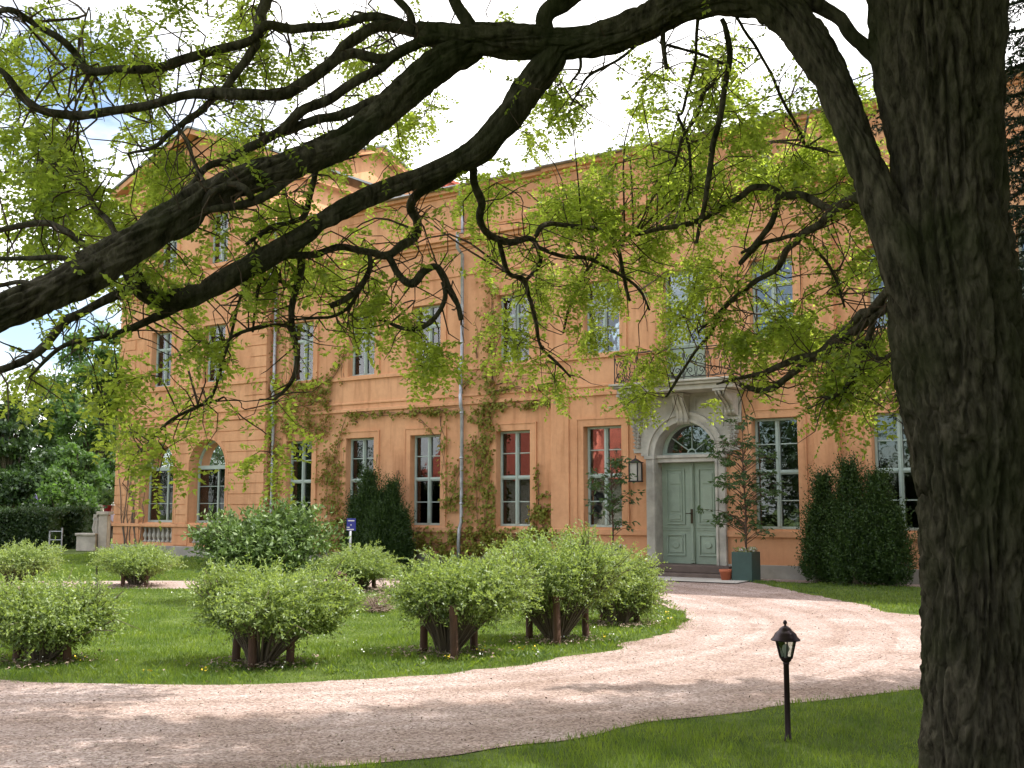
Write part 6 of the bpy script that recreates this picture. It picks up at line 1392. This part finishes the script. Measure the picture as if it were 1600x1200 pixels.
# upper crown above the view: limbs and coarser leaf sprays
def cam2w(f, r, z): return np.array([FWn[0] * f + RTn[0] * r, FWn[1] * f + RTn[1] * r, z])
mb = MB(); starts = [np.array(at(1545, -250, 5.6)), np.array(at(1405, -240, 5.9)), np.array(at(1380, -520, 6.3)), np.array(at(1640, -900, 6.4)), np.array(at(1060, 6, 6.35)), np.array(at(880, 66, 6.6)), np.array(at(-90, 530, 4.4)), np.array(at(745, 62, 6.6))]
CR = []
for i in range(900):
    d = unit(rng.normal(size=3)); q = rng.random() ** .4; f, r, z = 4.6 + d[0] * 7.2 * q, 2.6 + d[1] * 7.8 * q, 9.0 + d[2] * 4.4 * q
    if f > 7.0 and r > 2.5 - (z - 6) * .0 and rng.random() < .82: continue
    if f > 6.6 and r > 1.6 and rng.random() < .93: continue  # crown thinned here so sun reaches the hanging leaves
    if z < 4.6: continue
    if f > 1 and (z - EYE) / f < .50 and f > 0: continue
    CR.append((f, r, z))
for i in range(140):  # from here, extra clumps added above the view to shade drive, lawn and trunk
    f, r = rng.uniform(4.8, 10.6), rng.uniform(-4.0, 2.6); z = EYE + f * .50 + rng.uniform(.3, 3.6); CR.append((f, r, z))
for i in range(300):
    f, r = rng.uniform(-1.5, 6.6), rng.uniform(-3, 6.5); z = max(EYE + f * .50, 5.0) + rng.uniform(.3, 6); CR.append((f, r, z))
for i in range(180):
    f, r = rng.uniform(3.8, 7.0), rng.uniform(3, 9.5); z = max(EYE + f * .50, 4.5) + rng.uniform(.3, 4.5); CR.append((f, r, z))
ends = []
for i, (f, r, z) in enumerate(CR[:90]):
    e = cam2w(f, r, z); s = starts[int(np.argmin([np.linalg.norm(q - e) for q in starts[:4]]))] if i % 4 else starts[i // 4 % 8]
    mid = s + (e - s) * .5 + np.array([0, 0, .12 * np.linalg.norm(e - s)]) + rng.normal(size=3) * .25
    cc_ = catmull([s, mid, e], 5); bad = 0
    for x in cc_:
        rl = np.array(x) - np.array(CAM); zf_ = rl @ np.array(FW); 
        if zf_ > 0 and 600 - (rl @ np.array(UP)) / zf_ * F_PX > -60 and -500 < 800 + (rl @ np.array(RT)) / zf_ * F_PX < 1900: bad = 1
    if bad: continue
    mb.tube([Vector(x - TBn) for x in cc_], np.linspace(.045, .012, 11), 6, cap=False, wob=.15, ws=8)
obj('upper_branches', mb, M['bark'], TREE, smooth=True, kind='stuff')
Ps, Ds = [], []
for (f, r, z) in CR:
    m = 110; c = cam2w(f, r, z); q = c + unit(rng.normal(size=(m, 3))) * (rng.random(m) ** .5)[:, None] * np.array([.55, .55, .36]); Ps.append(q); Ds.append(rng.normal(size=(m, 3)) + [0, 0, -.3])
P = np.concatenate(Ps); D = np.concatenate(Ds); rel = P - np.array([0, 0, EYE]); F3, R3, U3 = np.array(FW), np.array(RT), np.array(UP); zf = rel @ F3; yy = 600 - (rel @ U3) / np.maximum(zf, .01) * F_PX; xx = 800 + (rel @ R3) / np.maximum(zf, .01) * F_PX
vis = (zf > 0) & (yy > -40) & (xx > -60) & (xx < 1700); P, D = P[~vis], D[~vis]; n = len(P); print('upper', n)
leaves('upper_foliage', P - TBn, D, .11 + .06 * rng.random(n), .055 + .03 * rng.random(n), M['leaf'], TREE, kind='stuff')

# ================================================================== SPRUCES at the right
def spruce(f, r, h, R0, label, z0=.8, nb=120, sag=.35, dens=1.0):
    b = cam2w(f, r, 0); b = Vector((b[0], b[1], gz(b[0], b[1]))); t = empty('spruce_tree', b, label=label, cat='tree', group='dark spruces right of the big trunk'); mb = MB(); mb.tube([(0, 0, -.1), (0, 0, h * .5), (0, 0, h)], [.17, .12, .02], 12, wob=.08, ws=8); obj('trunk', mb, M['bark'], t, smooth=True)
    br = MB(); Ps, Ds = [], []
    for i in range(nb):
        z = z0 + (h - z0) * (i / nb) ** 1.1; L_ = R0 * (1 - z / h * .85) * random.uniform(.75, 1.1); a = i * 2.4 + random.random() * .5; d = np.array([math.cos(a), math.sin(a), 0])
        tt = np.linspace(0, 1, 9); C = np.array([0, 0, z]) + d * (L_ * tt)[:, None] + np.array([0, 0, 1]) * (-sag * L_ * tt * (1.3 - tt * .55))[:, None]
        br.tube([Vector(c) for c in C], np.linspace(.022, .005, 9), 4, cap=False)
        for u in np.arange(.12, 1.02, .055 / dens):
            x = u * 8; k = min(int(x), 7); c = C[k] + (C[k + 1] - C[k]) * (x - k); lat = np.array([-d[1], d[0], 0])
            for sg in (-1, 1):
                l2 = L_ * .30 * (1.1 - u * .7) * random.uniform(.6, 1.2); dr = unit(d * .6 + lat * sg * .9 + np.array([0, 0, -.55 + random.uniform(-.3, .2)])); m = max(4, int(l2 / .007)); s = rng.random(m)
                Ps.append(c + dr * (l2 * s)[:, None]); Ds.append(dr * .8 + rng.normal(size=(m, 3)) * .55)
    P = np.concatenate(Ps); D = np.concatenate(Ds); n = len(P); print('spruce', n)
    obj('branches', br, M['bark'], t, kind='stuff'); leaves('foliage', P, D, .035 + .02 * rng.random(n), .010 + .004 * rng.random(n), M['spruce'], t, kind='stuff')
spruce(8.8, 4.75, 13, 2.6, 'dark spruce with drooping branches just right of and behind the locust trunk', z0=2.9, nb=170, dens=1.2)
spruce(6.2, 6.6, 11, 2.9, 'dark spruce added for shade beyond the right photo edge beside the locust trunk', nb=90, dens=.6)  # out of view, added to keep sun off the locust trunk
spruce(9.6, 8.2, 15, 3.2, 'tall dark spruce added for shade further right beyond the photo edge', nb=120, dens=.6)  # out of view, placed so its shadow covers the near lawn
spruce(10.8, 5.75, 8.5, 1.6, 'slim dark spruce seen in the gap right of the locust trunk', z0=.4, nb=110, sag=.2)
